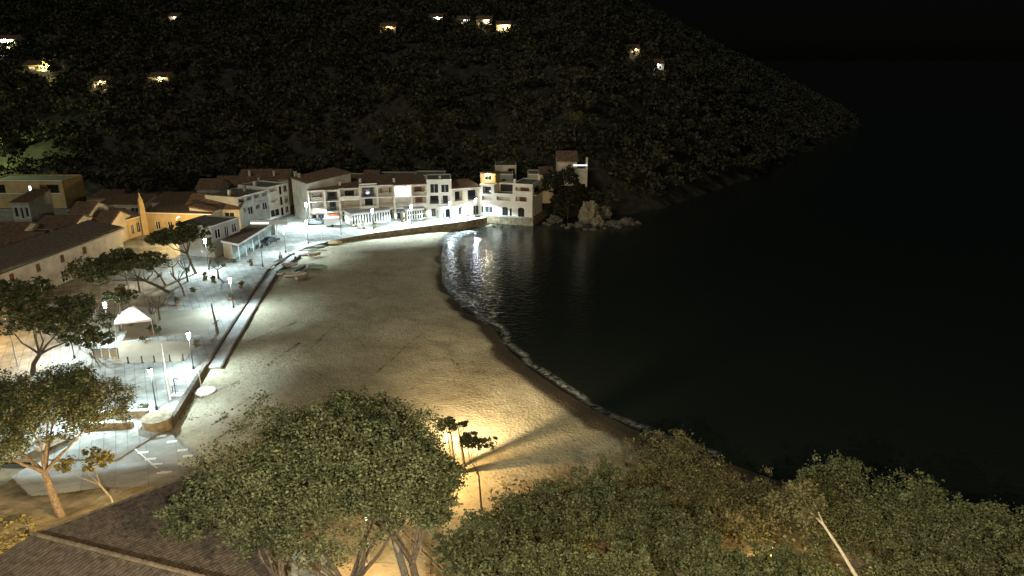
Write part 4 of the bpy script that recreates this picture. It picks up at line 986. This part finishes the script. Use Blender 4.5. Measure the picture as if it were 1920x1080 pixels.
scooter(462, 469, .4, 'leftmost dark scooter in front of the restaurant'); scooter(496, 462, .6, 'dark scooter near the car at the restaurant'); scooter(486, 466, .5, 'dark scooter between the cafe tables')
# outdoor shower, platform on the sand, duckboards
x, y, _ = G(330, 740, 2)
simple('outdoor_shower', x, y, 2, [('post', MB().tube([(0, 0, .08), (0, 0, 2.2), (.15, 0, 2.35), (.5, 0, 2.3)], .06, 8), IRON), ('head', MB().lathe([(.05, 2.28), (.14, 2.2)], 8, (.5, 0)), IRON), ('tray', MB().box(-.6, .9, -.5, .5, 0, .08), TRIM), ('rail', MB().tube([(-.5, .3, .08), (-.5, .3, 1.1), (-.1, .5, 1.1)], .05, 6), IRON)], 'dark outdoor shower post on a white tray by the parapet', 'shower')
x, y, _ = G(385, 736, 1.45)
simple('beach_platform', x, y, 1.45, [('slab', MB().lathe([(1.35, 0), (1.35, .28), (1.2, .34)], 20), CAN), ('pole', MB().tube([(-.4, 0, .34), (-.5, 0, 2.9)], .05, 8), TRIM)], 'round white platform with a thin pole lying on the sand', 'platform')
x, y, _ = G(402, 673, 1.7); t = empty('boardwalk', (x, y, 1.62), math.atan2(near_w[2][1]-near_w[3][1], near_w[2][0]-near_w[3][0]), 'three pale boards forming beach access steps beside the kerb', 'boardwalk')
for k in range(3): MB().box(-1.5, 1.5, -.7*k-.25, -.7*k+.2, .1-.03*k, .22-.03*k).build('board', TRIM, t)
# boats on the sand
def boat(u, v, ang, L, paint, label, up=False, z=1.45, inner=None):
    inner = inner or mat('boat_inside', (.38, .38, .35), .6, .15, 2)
    x, y, _ = G(u, v, z); t = empty('rowing_boat', (x, y, z), ang, label, 'boat', 'small boats pulled up on the sand')
    n = 11; st = []
    for i in range(n):
        f = i/(n-1); w = .75*math.sin(math.pi*min(1, f*.62+.38))**.8 if f < 1 else .02; w = max(.03, w)
        sheer = .62+.22*f*f; kl = .02+.25*max(0, f-.75)/.25*.8
        st.append((-L/2+L*f, w, sheer, kl))
    def hull(s=1.0, dz=0):
        mb = MB(); ring = 7
        for (x_, w, sh_, kl) in st:
            for j in range(ring):
                a = -1+2*j/(ring-1); mb.v.append((x_*s, w*s*math.copysign(abs(a)**.55, a) if a else 0, kl+dz+(sh_-kl)*abs(a)**2.2))
        for i in range(n-1):
            for j in range(ring-1): k = i*ring+j; mb.f.append((k, k+1, k+ring+1, k+ring))
        mb.f.append(tuple(range(ring))); return mb
    h = hull(); h.build('hull', paint, t, True)
    if not up:
        hull(.95, .05).build('inside', inner, t, True)
        for f in (-.25, .05, .3): MB().box(L*f-.12, L*f+.12, -.55, .55, .42, .46).build('seat', WOODM, t)
    MB().tube([(s[0], s[1], s[2]) for s in st], .03, 5).tube([(s[0], -s[1], s[2]) for s in st], .03, 5).build('gunwale', SHUT, t)
    if up: t.rotation_euler = (R(180), 0, ang); t.location[2] = z+.78
    return t
HW = mat('white_hull', (.62, .64, .62), .4, .08, 1); HG = mat('green_hull', (.16, .26, .19), .5, .2, 1); HB_ = mat('blue_hull', (.08, .15, .22), .5, .2, 1); HT = mat('tan_hull', (.4, .3, .16), .6, .2, 1)
boat(527, 494, R(70), 3.2, HW, 'white rowing boat standing by the dark kerb corner')
boat(543, 500, R(30), 3.4, HW, 'white boat with a dark outboard beside the kerb corner')
boat(553, 518, R(8), 4.4, HW, 'nearest white boat with a black underside on the sand')
boat(534, 514, R(25), 3.6, HW, 'white boat left of the nearest one', inner=HG)
boat(578, 500, R(10), 3.6, HW, 'pale upturned dinghy at the right of the boat group', up=True)
boat(597, 503, R(0), 3.8, HG, 'green upturned dinghy at the far right of the boat group', up=True)
boat(567, 522, R(50), 2.8, HT, 'tan little dinghy right of the nearest boat')
boat(511, 506, R(80), 2.6, HT, 'upturned ochre dinghy touching the kerb', up=True)
boat(562, 507, R(60), 3.4, HB_, 'dark blue boat in the middle of the group')
boat(575, 474, R(12), 4.6, HW, 'big white boat lying under the sea wall')
boat(566, 478, R(5), 4.0, HW, 'white upturned boat in front of the big white one', up=True)
boat(592, 467, R(8), 4.2, HG, 'green boat against the sea wall')
boat(590, 480, R(20), 2.6, HT, 'small ochre boat beside the white boats')
boat(628, 457, R(8), 3.4, HT, 'tan upturned boat under the flagpole wall', up=True)
for u, v, lab in ((527, 489, 'dark outboard motor with a white cowl on its stand'), (555, 497, 'dark outboard motor stand among the boats')):
    x, y, _ = G(u, v, 1.5)
    simple('outboard_motor', x, y, 1.5, [('stand', MB().box(-.3, -.22, -.3, .3, 0, 1.3).box(.22, .3, -.3, .3, 0, 1.3).box(-.22, .22, -.3, -.22, .6, .7), IRON), ('cowl', MB().lathe([(.12, 1.3), (.26, 1.45), (.24, 1.8), (.1, 1.95)], 10), TRIM if 'white' in lab else DP), ('shaft', MB().box(-.07, .07, -.07, .07, .2, 1.298), DP)], lab, 'outboard motor')
# driftwood / weed wrack on the sand, one line painting a mid-beach shadow streak
wr = []
WR = [((370, 745), (450, 722)), ((395, 800), (470, 745)), ((340, 770), (420, 790)), ((420, 815), (478, 772)), ((560, 668), (640, 600)), ((500, 690), (560, 640)), ((700, 700), (790, 620)), ((640, 560), (740, 545)), ((470, 640), (560, 600)), ((900, 700), (820, 640)), ((620, 470), (720, 475))]
for (a, b) in WR:
    a = G(*a, 1.5); b = G(*b, 1.5)
    for k in range(110):
        f = random.random(); wob = 1.2*math.sin(f*7+a[0])+random.gauss(0, .5)
        wr.append((a[0]+(b[0]-a[0])*f+wob*.4, a[1]+(b[1]-a[1])*f+wob))
wr = np.array(wr); dW = shore_sd(wr[:,0], wr[:,1]); zW = sand_z(dW) + .25*(vnoise(wr[:,0], wr[:,1], 11, 4)-.5)+.05
P = np.column_stack([wr, zW]); V = leaf_cloud(P, .11, .15)
tag(link('weed_and_shadow', np_quads('weed_and_shadow', V, len(P), mat('weed_and_shadow', (.06, .045, .03), .9, .4, 3)), None), 'scattered dark lines of dried weed on the sand, one painting a shadow streak', 'weed_and_shadow', kind='stuff')

# ------------------------------------------------------------------ pines
def pine(base, crown, label, n=16000, size=.22, m=None, trunks=1, lobes=16, cat='tree', name='pine_tree', bark=None, shell=.45, spread=.35, group=None, tr=.26, fork=.45, limbs=6, seed=0):
    """base: ground point; crown: (cx,cy,cz,rx,ry,rz) in world"""
    rnd = random.Random(seed+hash_s(label)); t = empty(name, base, 0, label, cat, group)
    cx, cy, cz, rx, ry, rz = crown; cx -= base[0]; cy -= base[1]; cz -= base[2]
    lob = []
    for k in range(lobes):
        a = rnd.uniform(0, 6.283); r = math.sqrt(rnd.random())*.8
        f = rnd.uniform(.2, .38); dz = (1-r*r)*rz*.45*rnd.uniform(.2, 1.2)-rz*.1
        lob.append((cx+math.cos(a)*rx*r, cy+math.sin(a)*ry*r, cz+dz+rnd.uniform(-.26, .22)*rz, rx*f, ry*f, rz*rnd.uniform(.34, .6)))
    leaf_obj('crown', lob, n, size, m or LEAF, t, shell)
    bk = bark or BARK
    tt = MB()
    top = Vector((cx, cy, cz-rz*.35))
    fk = top*fork; fk.z = (cz-rz*.5)*fork+.2
    tt.tube([(0, 0, -.4), tuple(fk*.5+Vector((rnd.uniform(-.3, .3), 0, 0))), tuple(fk)], [tr*1.25, tr, tr*.85], 9); tt.build('trunk', bk, t)
    for k in range(limbs):
        l = lob[(k*3+1) % len(lob)]; e = Vector(l[:3])-Vector((0, 0, l[5]*.2)); mdl = fk.lerp(e, .5)+Vector((rnd.uniform(-.5, .5), rnd.uniform(-.4, .4), -.1*(e-fk).length*.6))
        MB().tube([tuple(fk), tuple(fk.lerp(mdl, .5)+Vector((0, 0, .1))), tuple(mdl), tuple(e)], [tr*.62, tr*.45, tr*.32, tr*.12], 7).build('limb', bk, t)
    return t
def hash_s(s): return sum(ord(c)*(i+1) for i, c in enumerate(s)) % 9973
def at(u, v, y): return Yat(u, v, y)

# square pines
b_ = G(368, 512, 2); c_ = at(337, 436, 133)
pine(b_, (c_[0], c_[1], c_[2]-.6, 6.8, 5.5, 2.6), 'wide umbrella pine in front of the yellow lit house', 9000, .26, trunks=1, tr=.24, fork=.6)
b_ = G(318, 545, 2); c_ = at(232, 492, 112)
pine(b_, (c_[0]-1.0, c_[1], c_[2]-.5, 7.8, 6, 2.3), 'long low umbrella pine leaning left over the square', 10000, .25, tr=.26, fork=.5)
b_ = G(60, 700, 2); c_ = at(95, 592, 88)
pine(b_, (c_[0]-.5, c_[1], c_[2]-.6, 7.2, 6, 3.6), 'broad pine over the orange lit left square', 13000, .22, tr=.3, fork=.45, lobes=15, shell=.5)
b_ = G(118, 640, 2); c_ = at(40, 555, 94)
pine(b_, (c_[0]-2, c_[1], c_[2], 6.5, 5, 2.6), 'pine at the left picture edge above the orange ground', 9000, .23, tr=.28, lobes=12)
b_ = G(225, 620, 2); c_ = at(212, 552, 106)
pine(b_, (c_[0]+.5, c_[1], c_[2]-.8, 3.6, 3, 1.8), 'small dark tree beside the lamp left of the gazebo', 3500, .2, tr=.14, lobes=9)
b_ = G(150, 652, 2); c_ = at(165, 640, 92)
pine(b_, (c_[0], c_[1], c_[2]+.3, 3.2, 2.6, 1.8), 'low round tree in front of the half hidden lamp', 3500, .2, tr=.12, lobes=8)
b_ = G(404, 478, 2); c_ = at(400, 456, 146)
pine(b_, (c_[0], c_[1], c_[2]-.5, 2.2, 2, 1.8), 'small dark round tree right of the wide pine', 1800, .2, tr=.12, lobes=6, limbs=3)
# near left pine
b_ = G(112, 950, 5); b_ = (b_[0], b_[1], Tz(b_[0], b_[1])); c_ = at(92, 752, 57)
pine(b_, (c_[0]-2.5, c_[1], c_[2]-.8, 8.8, 6.6, 4.4), 'near left pine with an orange lit trunk over the ramp', 60000, .12, tr=.32, fork=.5, bark=BARK, lobes=30, limbs=7)
# low orange-lit shrub tree on the ramp edge
b_ = G(215, 945, 4); b_ = (b_[0], b_[1], Tz(b_[0], b_[1])); c_ = at(160, 865, 60)
pine(b_, (c_[0], c_[1], c_[2], 2.5, 2.3, 1.3), 'small yellowish bare-stemmed tree leaning over the ramp', 2600, .13, m=LEAFY, tr=.1, lobes=9, bark=BARKP, limbs=4, fork=.5)

# the big dark pine in the foreground: several trunks seen below its crown
cx_, cy_, cz_ = at(600, 882, 36.5)
bb = (-9.6, 37.0, Tz(-9.6, 37.0))
pine(bb, (cx_-.2, cy_+.6, cz_-.7, 7.7, 6.2, 4.8), 'big dark foreground pine whose crown covers the near beach', 105000, .092, tr=.32, fork=.4, lobes=46, limbs=8)
c2_ = at(760, 900, 38)
pine((-5.7, 38.5, Tz(-5.7, 38.5)), (c2_[0]-.5, c2_[1]+.3, c2_[2]-.5, 3.9, 3.6, 3.1), 'foreground pine with a straight dark trunk right of the biggest one', 34000, .105, tr=.27, fork=.55, lobes=18)
pine((-6.9, 40.2, Tz(-6.9, 40.2)), (at(700, 800, 45)[0], 45, at(700, 800, 45)[2]-1.2, 5.6, 4.4, 3.2), 'pine behind with a slanting brown trunk, crown against the sand', 36000, .11, tr=.28, fork=.5, bark=BARKP, lobes=18)
c3_ = at(440, 940, 37)
pine((-11.6, 36.0, Tz(-11.6, 36)), (c3_[0]-.3, c3_[1], c3_[2]-.6, 4.2, 3.8, 2.8), 'left arm of the foreground pine group beside the dark roof', 28000, .105, tr=.24, fork=.5, lobes=15)
# slender tree standing against the bright sand
b_ = G(903, 925, 4); b_ = (b_[0], b_[1], Tz(b_[0], b_[1])); c_ = at(893, 830, b_[1]+.5)
pine(b_, (c_[0], c_[1], c_[2], 1.9, 1.8, 1.5), 'slender small pine standing alone against the orange lit sand', 2600, .13, tr=.09, lobes=9, limbs=5, shell=.3, fork=.55)
b_ = hit(470, 800); c_ = at(472, 745, b_[1]-8)
# trunks beside the hidden lamp, throwing the long shadows over the beach
for i, (az, ds, rr, lab) in enumerate(((53.4, 2.6, .15, 'slim bare-stemmed pine just behind the hidden orange lamp'), (37.3, 2.6, .17, 'pine right of the hidden orange lamp'), (30.0, 3.4, .16, 'thin stemmed pine nearest the slender tree'))):
    bx_, by_ = -8.0+ds*math.cos(R(az)), 65.5+ds*math.sin(R(az)); zb_ = Tz(bx_, by_)+.3
    pine((bx_, by_, zb_), (bx_-.6, by_-1.2, zb_+7.0, 1.3, 1.2, .8), lab, 1800, .12, tr=rr, fork=.85, lobes=7, limbs=3)
# right-hand foreground trees
right = [  # u, v of crown centre, depth, rx, rz, n
 (1000, 950, 46, 4.4, 3.4, 22000, 'dense dark tree directly right of the sandy gap', LEAF),
 (900, 1010, 41, 3.2, 2.2, 12000, 'low dark tree filling the foot of the sandy gap', LEAF),
 (960, 1070, 38, 4.5, 2.8, 16000, 'bushy tree at the bottom centre edge', LEAF2),
 (1135, 930, 49, 5.0, 3.8, 22000, 'dusty green tree in the middle of the foreground', LEAF),
 (1265, 870, 56, 5.8, 3.8, 20000, 'brownish tree reaching furthest over the water', LEAFO),
 (1260, 1000, 46, 5.0, 3.4, 20000, 'broad olive tree at the bottom right of centre', LEAF),
 (1400, 935, 52, 5.0, 3.6, 20000, 'dim tree left of the pale leaning trunk', LEAFO),
 (1370, 1075, 41, 4.4, 2.6, 14000, 'low tree at the bottom edge left of the pale trunk', LEAF2),
 (1120, 1070, 39, 4.0, 2.6, 14000, 'greenish bush at the bottom edge near the yellow patches', LEAF2),
 (1620, 925, 47, 6.0, 4.0, 28000, 'large round pine crown above the pale leaning trunk', LEAF),
 (1770, 975, 44, 5.0, 3.6, 22000, 'dark pine at the right, behind the corner bushes', LEAF),
 (1890, 1020, 41, 4.6, 3.4, 18000, 'dark tree in the bottom right corner', LEAF),
 (1710, 1085, 38, 4.2, 2.4, 12000, 'shadowy bush right of the pale leaning trunk', LEAF2),
 (1490, 1060, 42, 3.4, 2.4, 11000, 'dim bush just left of the foot of the pale trunk', LEAF2),
]
for i, (u, v, y, rx, rz, n, lab, mm) in enumerate(right):
    c_ = at(u, v, y); bx_, by_ = c_[0]+.3, c_[1]+.4; zb_ = Tz(bx_, by_)
    pine((bx_, by_, zb_), (c_[0], c_[1], c_[2]-rz*.45, rx*.96, rx*.8, rz*1.25), lab, int(n*1.35), .11, m=mm, tr=.2, lobes=19, limbs=5, shell=.5)
# pale leaning bare trunk
a_ = at(1608, 1085, 37); b2 = at(1545, 985, 39.5); c2 = at(1520, 960, 40.5)
bz = Tz(a_[0]+1.2, a_[1]-1)
t = empty('leaning_trunk', (a_[0]+1.2, a_[1]-1, bz), 0, 'pale curved leaning trunk catching the orange light at the lower right', 'tree')
rel = lambda p: (p[0]-a_[0]-1.2, p[1]-a_[1]+1, p[2]-bz)
MB().tube([(0, 0, -.3), rel(a_), rel(at(1575, 1030, 38.3)), rel(b2), rel(c2), rel(at(1500, 952, 41))], [.2, .13, .10, .08, .05, .03], 8).build('trunk', mat('silver_bark', (.42, .36, .26), .8, .25, 5), t)
MB().tube([rel(b2), rel(at(1532, 955, 40.3)), rel(at(1524, 940, 41))], [.06, .04, .02], 6).build('limb', M['silver_bark'], t)
leaf_obj('foliage', [(*rel(at(1485, 950, 41)), 1.6, 1.4, .8), (*rel(at(1510, 930, 41)), 1.2, 1.2, .8)], 2600, .12, LEAFO, t)

# undergrowth on the near slope
n = 60000; px_ = np.random.uniform(-60, 70, n); py_ = np.random.uniform(18, 67, n); dd_ = shore_sd(px_, py_)
ok = (dd_ > 1.5) & (vnoise(px_, py_, 5, 12) > .45) & ~((px_ > -16) & (px_ < 1) & (py_ < 62) & (py_ > 34)) & ~((px_ < -20) & (py_ > 55))
px_, py_ = px_[ok], py_[ok]; pz_ = T(px_, py_)+np.random.uniform(0, .8, len(px_))
tag(link('undergrowth', np_quads('undergrowth', leaf_cloud(np.column_stack([px_, py_, pz_]), .22), len(px_), LEAFY), None), 'low scrub covering the near slope under the trees', 'undergrowth', kind='stuff')

# ------------------------------------------------------------------ foreground roof, terrace, path
A = np.array(G(378, 885, 11)); zb_ = 5.0
t = empty('tiled_roof_house', (A[0], A[1], zb_), 0, 'house at the lower left with dark tile roofs seen from above', 'house')
def slope(rfm, p, q, r_, s_, courses=30):
    """tiled roof plane: eave p->q, upper edge r_ (over q), s_ (over p)"""
    P_, Q_, R_, S_ = map(Vector, (p, q, r_, s_)); rfm.quad(p, q, r_, s_)
    nrm = (Q_-P_).cross(S_-P_).normalized(); nrm = nrm if nrm.z > 0 else -nrm
    Lx = (Q_-P_).length; n = int(Lx/.3); ex = (Q_-P_).normalized(); up = (S_-P_); full = up.length; up = up.normalized()
    for i in range(n):
        xx = (i+.5)*Lx/n
        for j in range(courses):
            a0 = full*j/courses; a1 = full*(j+1)/courses+.05; w = .11*random.uniform(.8, 1.15); h0 = .085+random.uniform(-.02, .03); h1 = .04
            sh_ = random.uniform(-.02, .02)
            c0 = P_+ex*(xx+sh_)+up*a0; c1 = P_+ex*xx+up*a1; k = len(rfm.v)
            rfm.v += [tuple(c0-ex*w+nrm*.003), tuple(c0+nrm*(h0+.03)), tuple(c0+ex*w+nrm*.003), tuple(c1-ex*w*.8+nrm*.003), tuple(c1+nrm*h1), tuple(c1+ex*w*.8+nrm*.003)]
            rfm.f += [(k, k+1, k+4, k+3), (k+1, k+2, k+5, k+4), (k, k+2, k+1)]
lv = lambda p: (p[0]-A[0], p[1]-A[1], p[2]-zb_)
C_ = np.array(G(500, 1036, 11)); C_ = A+(C_-A)*1.55; B_ = np.array(G(55, 1005, 12.2)); D_ = B_+(C_-A)
rfm = MB(); slope(rfm, lv(A), lv(C_), lv(D_), lv(B_), 44); rf = rfm.build('roof', TILED, t); rf['kind'] = 'stuff'
vg = MB(); vA, vB = Vector(lv(A)), Vector(lv(B_)); q_ = (vB-vA)
n = 40
for k in range(n): vg.tube([tuple(vA+q_*(k/n)+Vector((0, 0, .05))), tuple(vA+q_*((k+1.08)/n)+Vector((0, 0, .03)))], [.11, .09], 6)
vg.build('verge_tiles', mat('ridge_tile', (.17, .13, .09), .9, .4, 3), t)
MB().prism([lv(A)[:2], lv(B_)[:2], lv(D_)[:2], lv(C_)[:2]], -2, [lv(A)[2]-.12, lv(B_)[2]-.12, lv(D_)[2]-.12, lv(C_)[2]-.12]).build('wall', CREAM, t)
R0 = np.array(G(60, 1002, 14.0)); R1 = np.array(G(352, 1077, 14.0)); R1 = R0+(R1-R0)*1.7; dn = np.array(G(-70, 1085, 12.6))-R0
t2 = empty('upper_roof_house', (R0[0], R0[1], zb_), 0, 'nearer house at the bottom left corner whose ridge line crosses the lower tile roof', 'house')
lw = lambda p: (p[0]-R0[0], p[1]-R0[1], p[2]-zb_)
rfm = MB(); slope(rfm, lw(R0+dn*1.4), lw(R1+dn*1.4), lw(R1), lw(R0), 40); rf = rfm.build('roof', TILED, t2); rf['kind'] = 'stuff'
rg = MB(); v0, v1 = Vector(lw(R0)), Vector(lw(R1)); n = 44
for k in range(n): rg.tube([tuple(v0.lerp(v1, k/n)+Vector((0, 0, .08))), tuple(v0.lerp(v1, (k+1.1)/n)+Vector((0, 0, .04)))], [.16, .13], 6)
rg.build('ridge_tiles', M['ridge_tile'], t2)
bk = (lw(R1)[0]-.2, lw(R1)[1], 0)
MB().prism([lw(R0)[:2], lw(R1)[:2], lw(R1+dn*1.38)[:2], lw(R0+dn*1.38)[:2]], -3, [lw(R0)[2]-.15, lw(R1)[2]-.15, lw(R1+dn*1.38)[2]-.15, lw(R0+dn*1.38)[2]-.15]).build('wall', CREAM, t2)
# pale terrace to the right of the roof
p1 = np.array(G(432, 1090, 9)); p2 = np.array(G(520, 1030, 9)); p3 = np.array(G(612, 1030, 9)); p4 = np.array(G(640, 1110, 9))
t = empty('pale_terrace', (p1[0], p1[1], 4), 0, 'pale flat terrace with square parapet blocks at the bottom, right of the tile roof', 'terrace')
lq = lambda p: (p[0]-p1[0], p[1]-p1[1])
MB().prism([lq(p1), lq(p4), lq(p3), lq(p2)], 0, 4.6).build('slab', mat('terrace_render', (.33, .34, .30), .9, .15, 1, .2, 8), t)
cx2, cy2 = lq(G(556, 1062, 9)); MB().box(cx2-.35, cx2+.35, cy2-.9, cy2+1.0, 4.602, 5.6).build('pillar', M['terrace_render'], t)
cx2, cy2 = lq(G(585, 1062, 9)); MB().box(cx2-.15, cx2+.6, cy2-.3, cy2+.2, 4.602, 5.3).build('planter', SHUT, t)
# earth path and the fence beside it
X, Y = np.meshgrid(np.arange(-16, 4, .5), np.arange(30, 60, .5))
pp = [hit(600, 1100)[:2], hit(560, 985)[:2], hit(640, 940)[:2], hit(705, 958)[:2], hit(765, 1015)[:2], hit(835, 1100)[:2]]
tag(link('path', grid_mesh('path', X, Y, T(X, Y)+.06, mat('pale_earth', (.38, .31, .20), .95, .2, .6, .6, 5), inpoly(X, Y, [(p[0], p[1]) for p in pp])), None), kind='structure')
fa = np.array(hit(706, 962)); fb_ = np.array(hit(830, 1090)); nseg = 7
t = empty('path_fence', tuple(fa), 0, 'pale rail fence running down along the right side of the path', 'fence')
for k in range(nseg+1):
    p = fa+(fb_-fa)*k/nseg; p[2] = Tz(p[0], p[1])
    MB().box(p[0]-fa[0]-.05, p[0]-fa[0]+.05, p[1]-fa[1]-.05, p[1]-fa[1]+.05, p[2]-fa[2]-.1, p[2]-fa[2]+1.05).build('post', WOODM, t)
    if k < nseg:
        p2_ = fa+(fb_-fa)*(k+1)/nseg; p2_[2] = Tz(p2_[0], p2_[1])
        for hh in (.5, 1.0): MB().tube([tuple(p-fa+np.array([0, 0, hh])), tuple(p2_-fa+np.array([0, 0, hh]))], .04, 6).build('rail', WOODM, t)

# ------------------------------------------------------------------ the forested hill
GT = hit(10, 300)
n = 12000
cx = np.random.uniform(-420, 330, n*4); cy = 190+np.random.uniform(0, 1, n*4)**1.3*520
hb = np.interp(cx, [p[0] for p in HB], [p[1] for p in HB]); d_ = shore_sd(cx, cy)
ok = (cy > hb+3) & (d_ > 4) & (cy < hb+420) & ~((cx > 9) & (cx < 27) & (cy < 216)) & (np.hypot(cx-GT[0], cy-GT[1]+4) > 8); cx, cy = cx[ok][:n], cy[ok][:n]
cz = T(cx, cy); r_ = np.random.uniform(2.0, 4.2, len(cx)); k = 60
d = np.random.normal(size=(len(cx), k, 3)); d /= np.linalg.norm(d, axis=2)[..., None]; d[..., 2] = np.abs(d[..., 2])*.9+.05
P = np.stack([cx, cy, cz+1.5], 1)[:, None, :] + d*r_[:, None, None]*np.random.uniform(.65, 1.1, (len(cx), k, 1))
P = P.reshape(-1, 3); V = leaf_cloud(P, .8, .8)
tag(link('forest', np_quads('forest', V, len(P), FOREST), None), 'dark pine forest covering the hillside behind the village', 'forest', kind='stuff')
# individual trees one can tell apart
def hill_tree(u, v, r, label, m=None, n=900, h=None, size=.4, y=None):
    p = hit(u, v) if y is None else (*at(u, v, y)[:2], Tz(*at(u, v, y)[:2]))
    h = h or r*1.6
    t = pine(p, (p[0], p[1], p[2]+h, r, r, r*.8), label, n, size, m=m, tr=.2, lobes=7, limbs=3, name='tree'); return p
p = hill_tree(8, 296, 6.5, 'bright green floodlit tree at the left picture edge', LEAF2, 4000, 6, .35)
t = wall_lamp((p[0]-1, p[1]-10, p[2]+8), 'greenish floodlight shining up into the left tree', (.75, 1, .35), 26000, .25, 'floodlight')
for u, v, r, lab in ((985, 345, 1.3, 'small round tree on the corner house roof garden'), (1048, 365, 3.6, 'dark tall tree mass right of the corner house'), (1066, 350, 3.2, 'dark tree in front of the cliff house'), (1085, 385, 3.4, 'dark bush on the cliff face'), (1060, 405, 3.0, 'low bush above the sea rocks'), (1120, 398, 3.0, 'bush on the headland right of the pale rock')):
    hill_tree(u, v, r, lab, LEAF, 1400, r*1.1, .3)
for u, v, r, lab, y in ((1075, 300, 3.0, 'pale leafy tree over the cliff house roof', 226), (1050, 318, 2.4, 'pale bush at the left gable of the cliff house', 216)):
    hill_tree(u, v, r, lab, LEAFY, 1200, 9 if y == 226 else 4, .3, y)
for i, (u, v, r, lab) in enumerate(((1040, 345, 3.4, 'black conical tree in front of the cliff house, left one'), (1066, 338, 3.6, 'black conical tree in front of the cliff house, right one'), (1050, 385, 4.4, 'broad dark bush below the cliff house'), (1088, 372, 4.0, 'dark bush at the right foot of the cliff house'), (1118, 385, 4.0, 'dark bush above the tall pointed rock'))):
    yy = 196+i; c_ = at(u, v, yy); zz = Tz(c_[0], yy)
    pine((c_[0], yy, zz), (c_[0], yy, c_[2], r, r, r*1.25), lab, 5000, .3, m=FOREST, tr=.15, lobes=12, limbs=2, name='tree')
# more of the same kinds of small rock around the headland foot
for k, (u, v) in enumerate(((1056, 424), (1064, 428), (1098, 431), (1112, 432), (1134, 429), (1158, 427), (1186, 421), (1196, 419), (1022, 420), (1030, 423))):
    x, y, z = G(u, v, 0); rock(x, y, .05, random.uniform(.6, 1.2), 'small dark rock awash ' + ['right of the quay corner rock', 'in front of the low wet rock', 'at the foot of the bluish flat rock', 'furthest out before the tall pointed rock', 'before the reddish low rock', 'between the two reddish rocks', 'at the tip of the headland shelf', 'last one beyond the shelf', 'nearest the quay wall corner', 'second from the quay wall corner'][k], .6, ROCK, group='small rocks along the headland')
# headland rocks
for u, v, r, lab, sq in ((1106, 418, 2.6, 'tall pale pointed rock at the foot of the headland', 1.5), (1122, 424, 1.8, 'pale rounded rock leaning on the tall pointed rock', 1.1), (1088, 427, 1.6, 'bluish flat rock left of the pointed rock', .5), (1072, 425, 1.2, 'low wet rock nearest the quay on the headland', .4), (1146, 425, 1.8, 'reddish low rock right of the pointed rock', .6), (1172, 422, 2.4, 'reddish rock shelf furthest out on the headland', .5), (1040, 418, 2.0, 'dark rock beside the quay wall corner', .8), (1130, 408, 3.0, 'dark cliff boulder behind the pale rocks', .9)):
    x, y, z = G(u, v, 0); rock(x, y+1, r*sq*.35, r, lab, sq, mat('pale_rock', (.17, .15, .10), .95, .3, .8, 1, 2.5) if 'pale' in lab else ROCK)

# villas with lights on the hill
def villa(u, v, label, Wd=10, H=5, lampcol=(1, .7, .3), P=1500, bright=False, lit=2, wall=None, dz=0):
    x, y, z = hit(u, v); z += 1.6+dz; Wd *= .72; H *= .62; P *= 1.1; lit = min(lit, 1); ang = math.atan2(x, -y)*0+math.atan2(-x, y)*.0
    a = (x-Wd/2, y, z); b = (x+Wd/2, y, z)
    ops = []
    for k in range(3):
        x0 = Wd*(.12+.28*k); ops.append((x0, x0+Wd*.16, H*.25, H*.7, 'lit' if k < lit else 'window'))
    t, L = house(a, b, 8, H, ops, label, wall or CREAM, 'pitched', 1.6, zb=z, name='villa', cat='villa')
    MB().box(-.6, Wd+.6, -1.6, 8.5, -6, -.01).build('terrace', CREAM, t)
    if P:
        ld = bpy.data.lights.new('porch_light', 'POINT'); ld.energy = P; ld.color = lampcol; ld.shadow_soft_size = .2
        o = bpy.data.objects.new('porch_light', ld); C.objects.link(o); o.parent = t; o.location = (Wd*.6, -1.2, H*.8)
        MB().lathe([(.05, H*.84), (.25, H*.88), (.25, H*.96), (.05, H)], 8, (Wd*.6, -.3)).build('porch_lamp', emit('porch_%d' % int(lampcol[2]*100), lampcol, 30), t)
    return t
villa(10, 100, 'brightly floodlit villa at the upper left edge', 14, 6, (.95, 1, .65), 9000, lit=3)
villa(85, 142, 'villa with a long yellow lit terrace below the floodlit one', 22, 3.5, (1, .85, .25), 7000, lit=1)
villa(190, 178, 'small villa with a yellowish terrace lamp on the left hillside', 8, 5, (1, .8, .4), 1300, lit=1)
villa(300, 172, 'dim villa with yellow lit garden trees on the left hillside', 10, 5, (1, .8, .4), 900, lit=0)
villa(328, 52, 'tiny far villa high on the left hillside with two lamps', 6, 5, (1, .8, .6), 200, lit=1)
villa(728, 72, 'amber lit villa high in the upper middle of the hillside', 9, 5, (1, .6, .2), 900, lit=2)
villa(818, 54, 'villa with a piercing white lamp on the ridge', 8, 5, (1, .9, .85), 1200, lit=0)
villa(870, 56, 'villa with a small bluish lamp right of the piercing one', 7, 4, (.8, .88, 1), 300, lit=0)
villa(908, 62, 'yellow lit house left in the ridge pair', 9, 6, (1, .72, .3), 1600, lit=1)
villa(944, 72, 'yellow lit house right in the ridge pair', 8, 6, (1, .7, .3), 1800, lit=1)
villa(1190, 112, 'tiny dim amber villa on the right part of the headland', 5, 4, (1, .7, .35), 120, lit=1)
villa(1230, 142, 'villa with a cold white lamp furthest right on the headland', 8, 4, (.9, .92, 1), 160, lit=0)
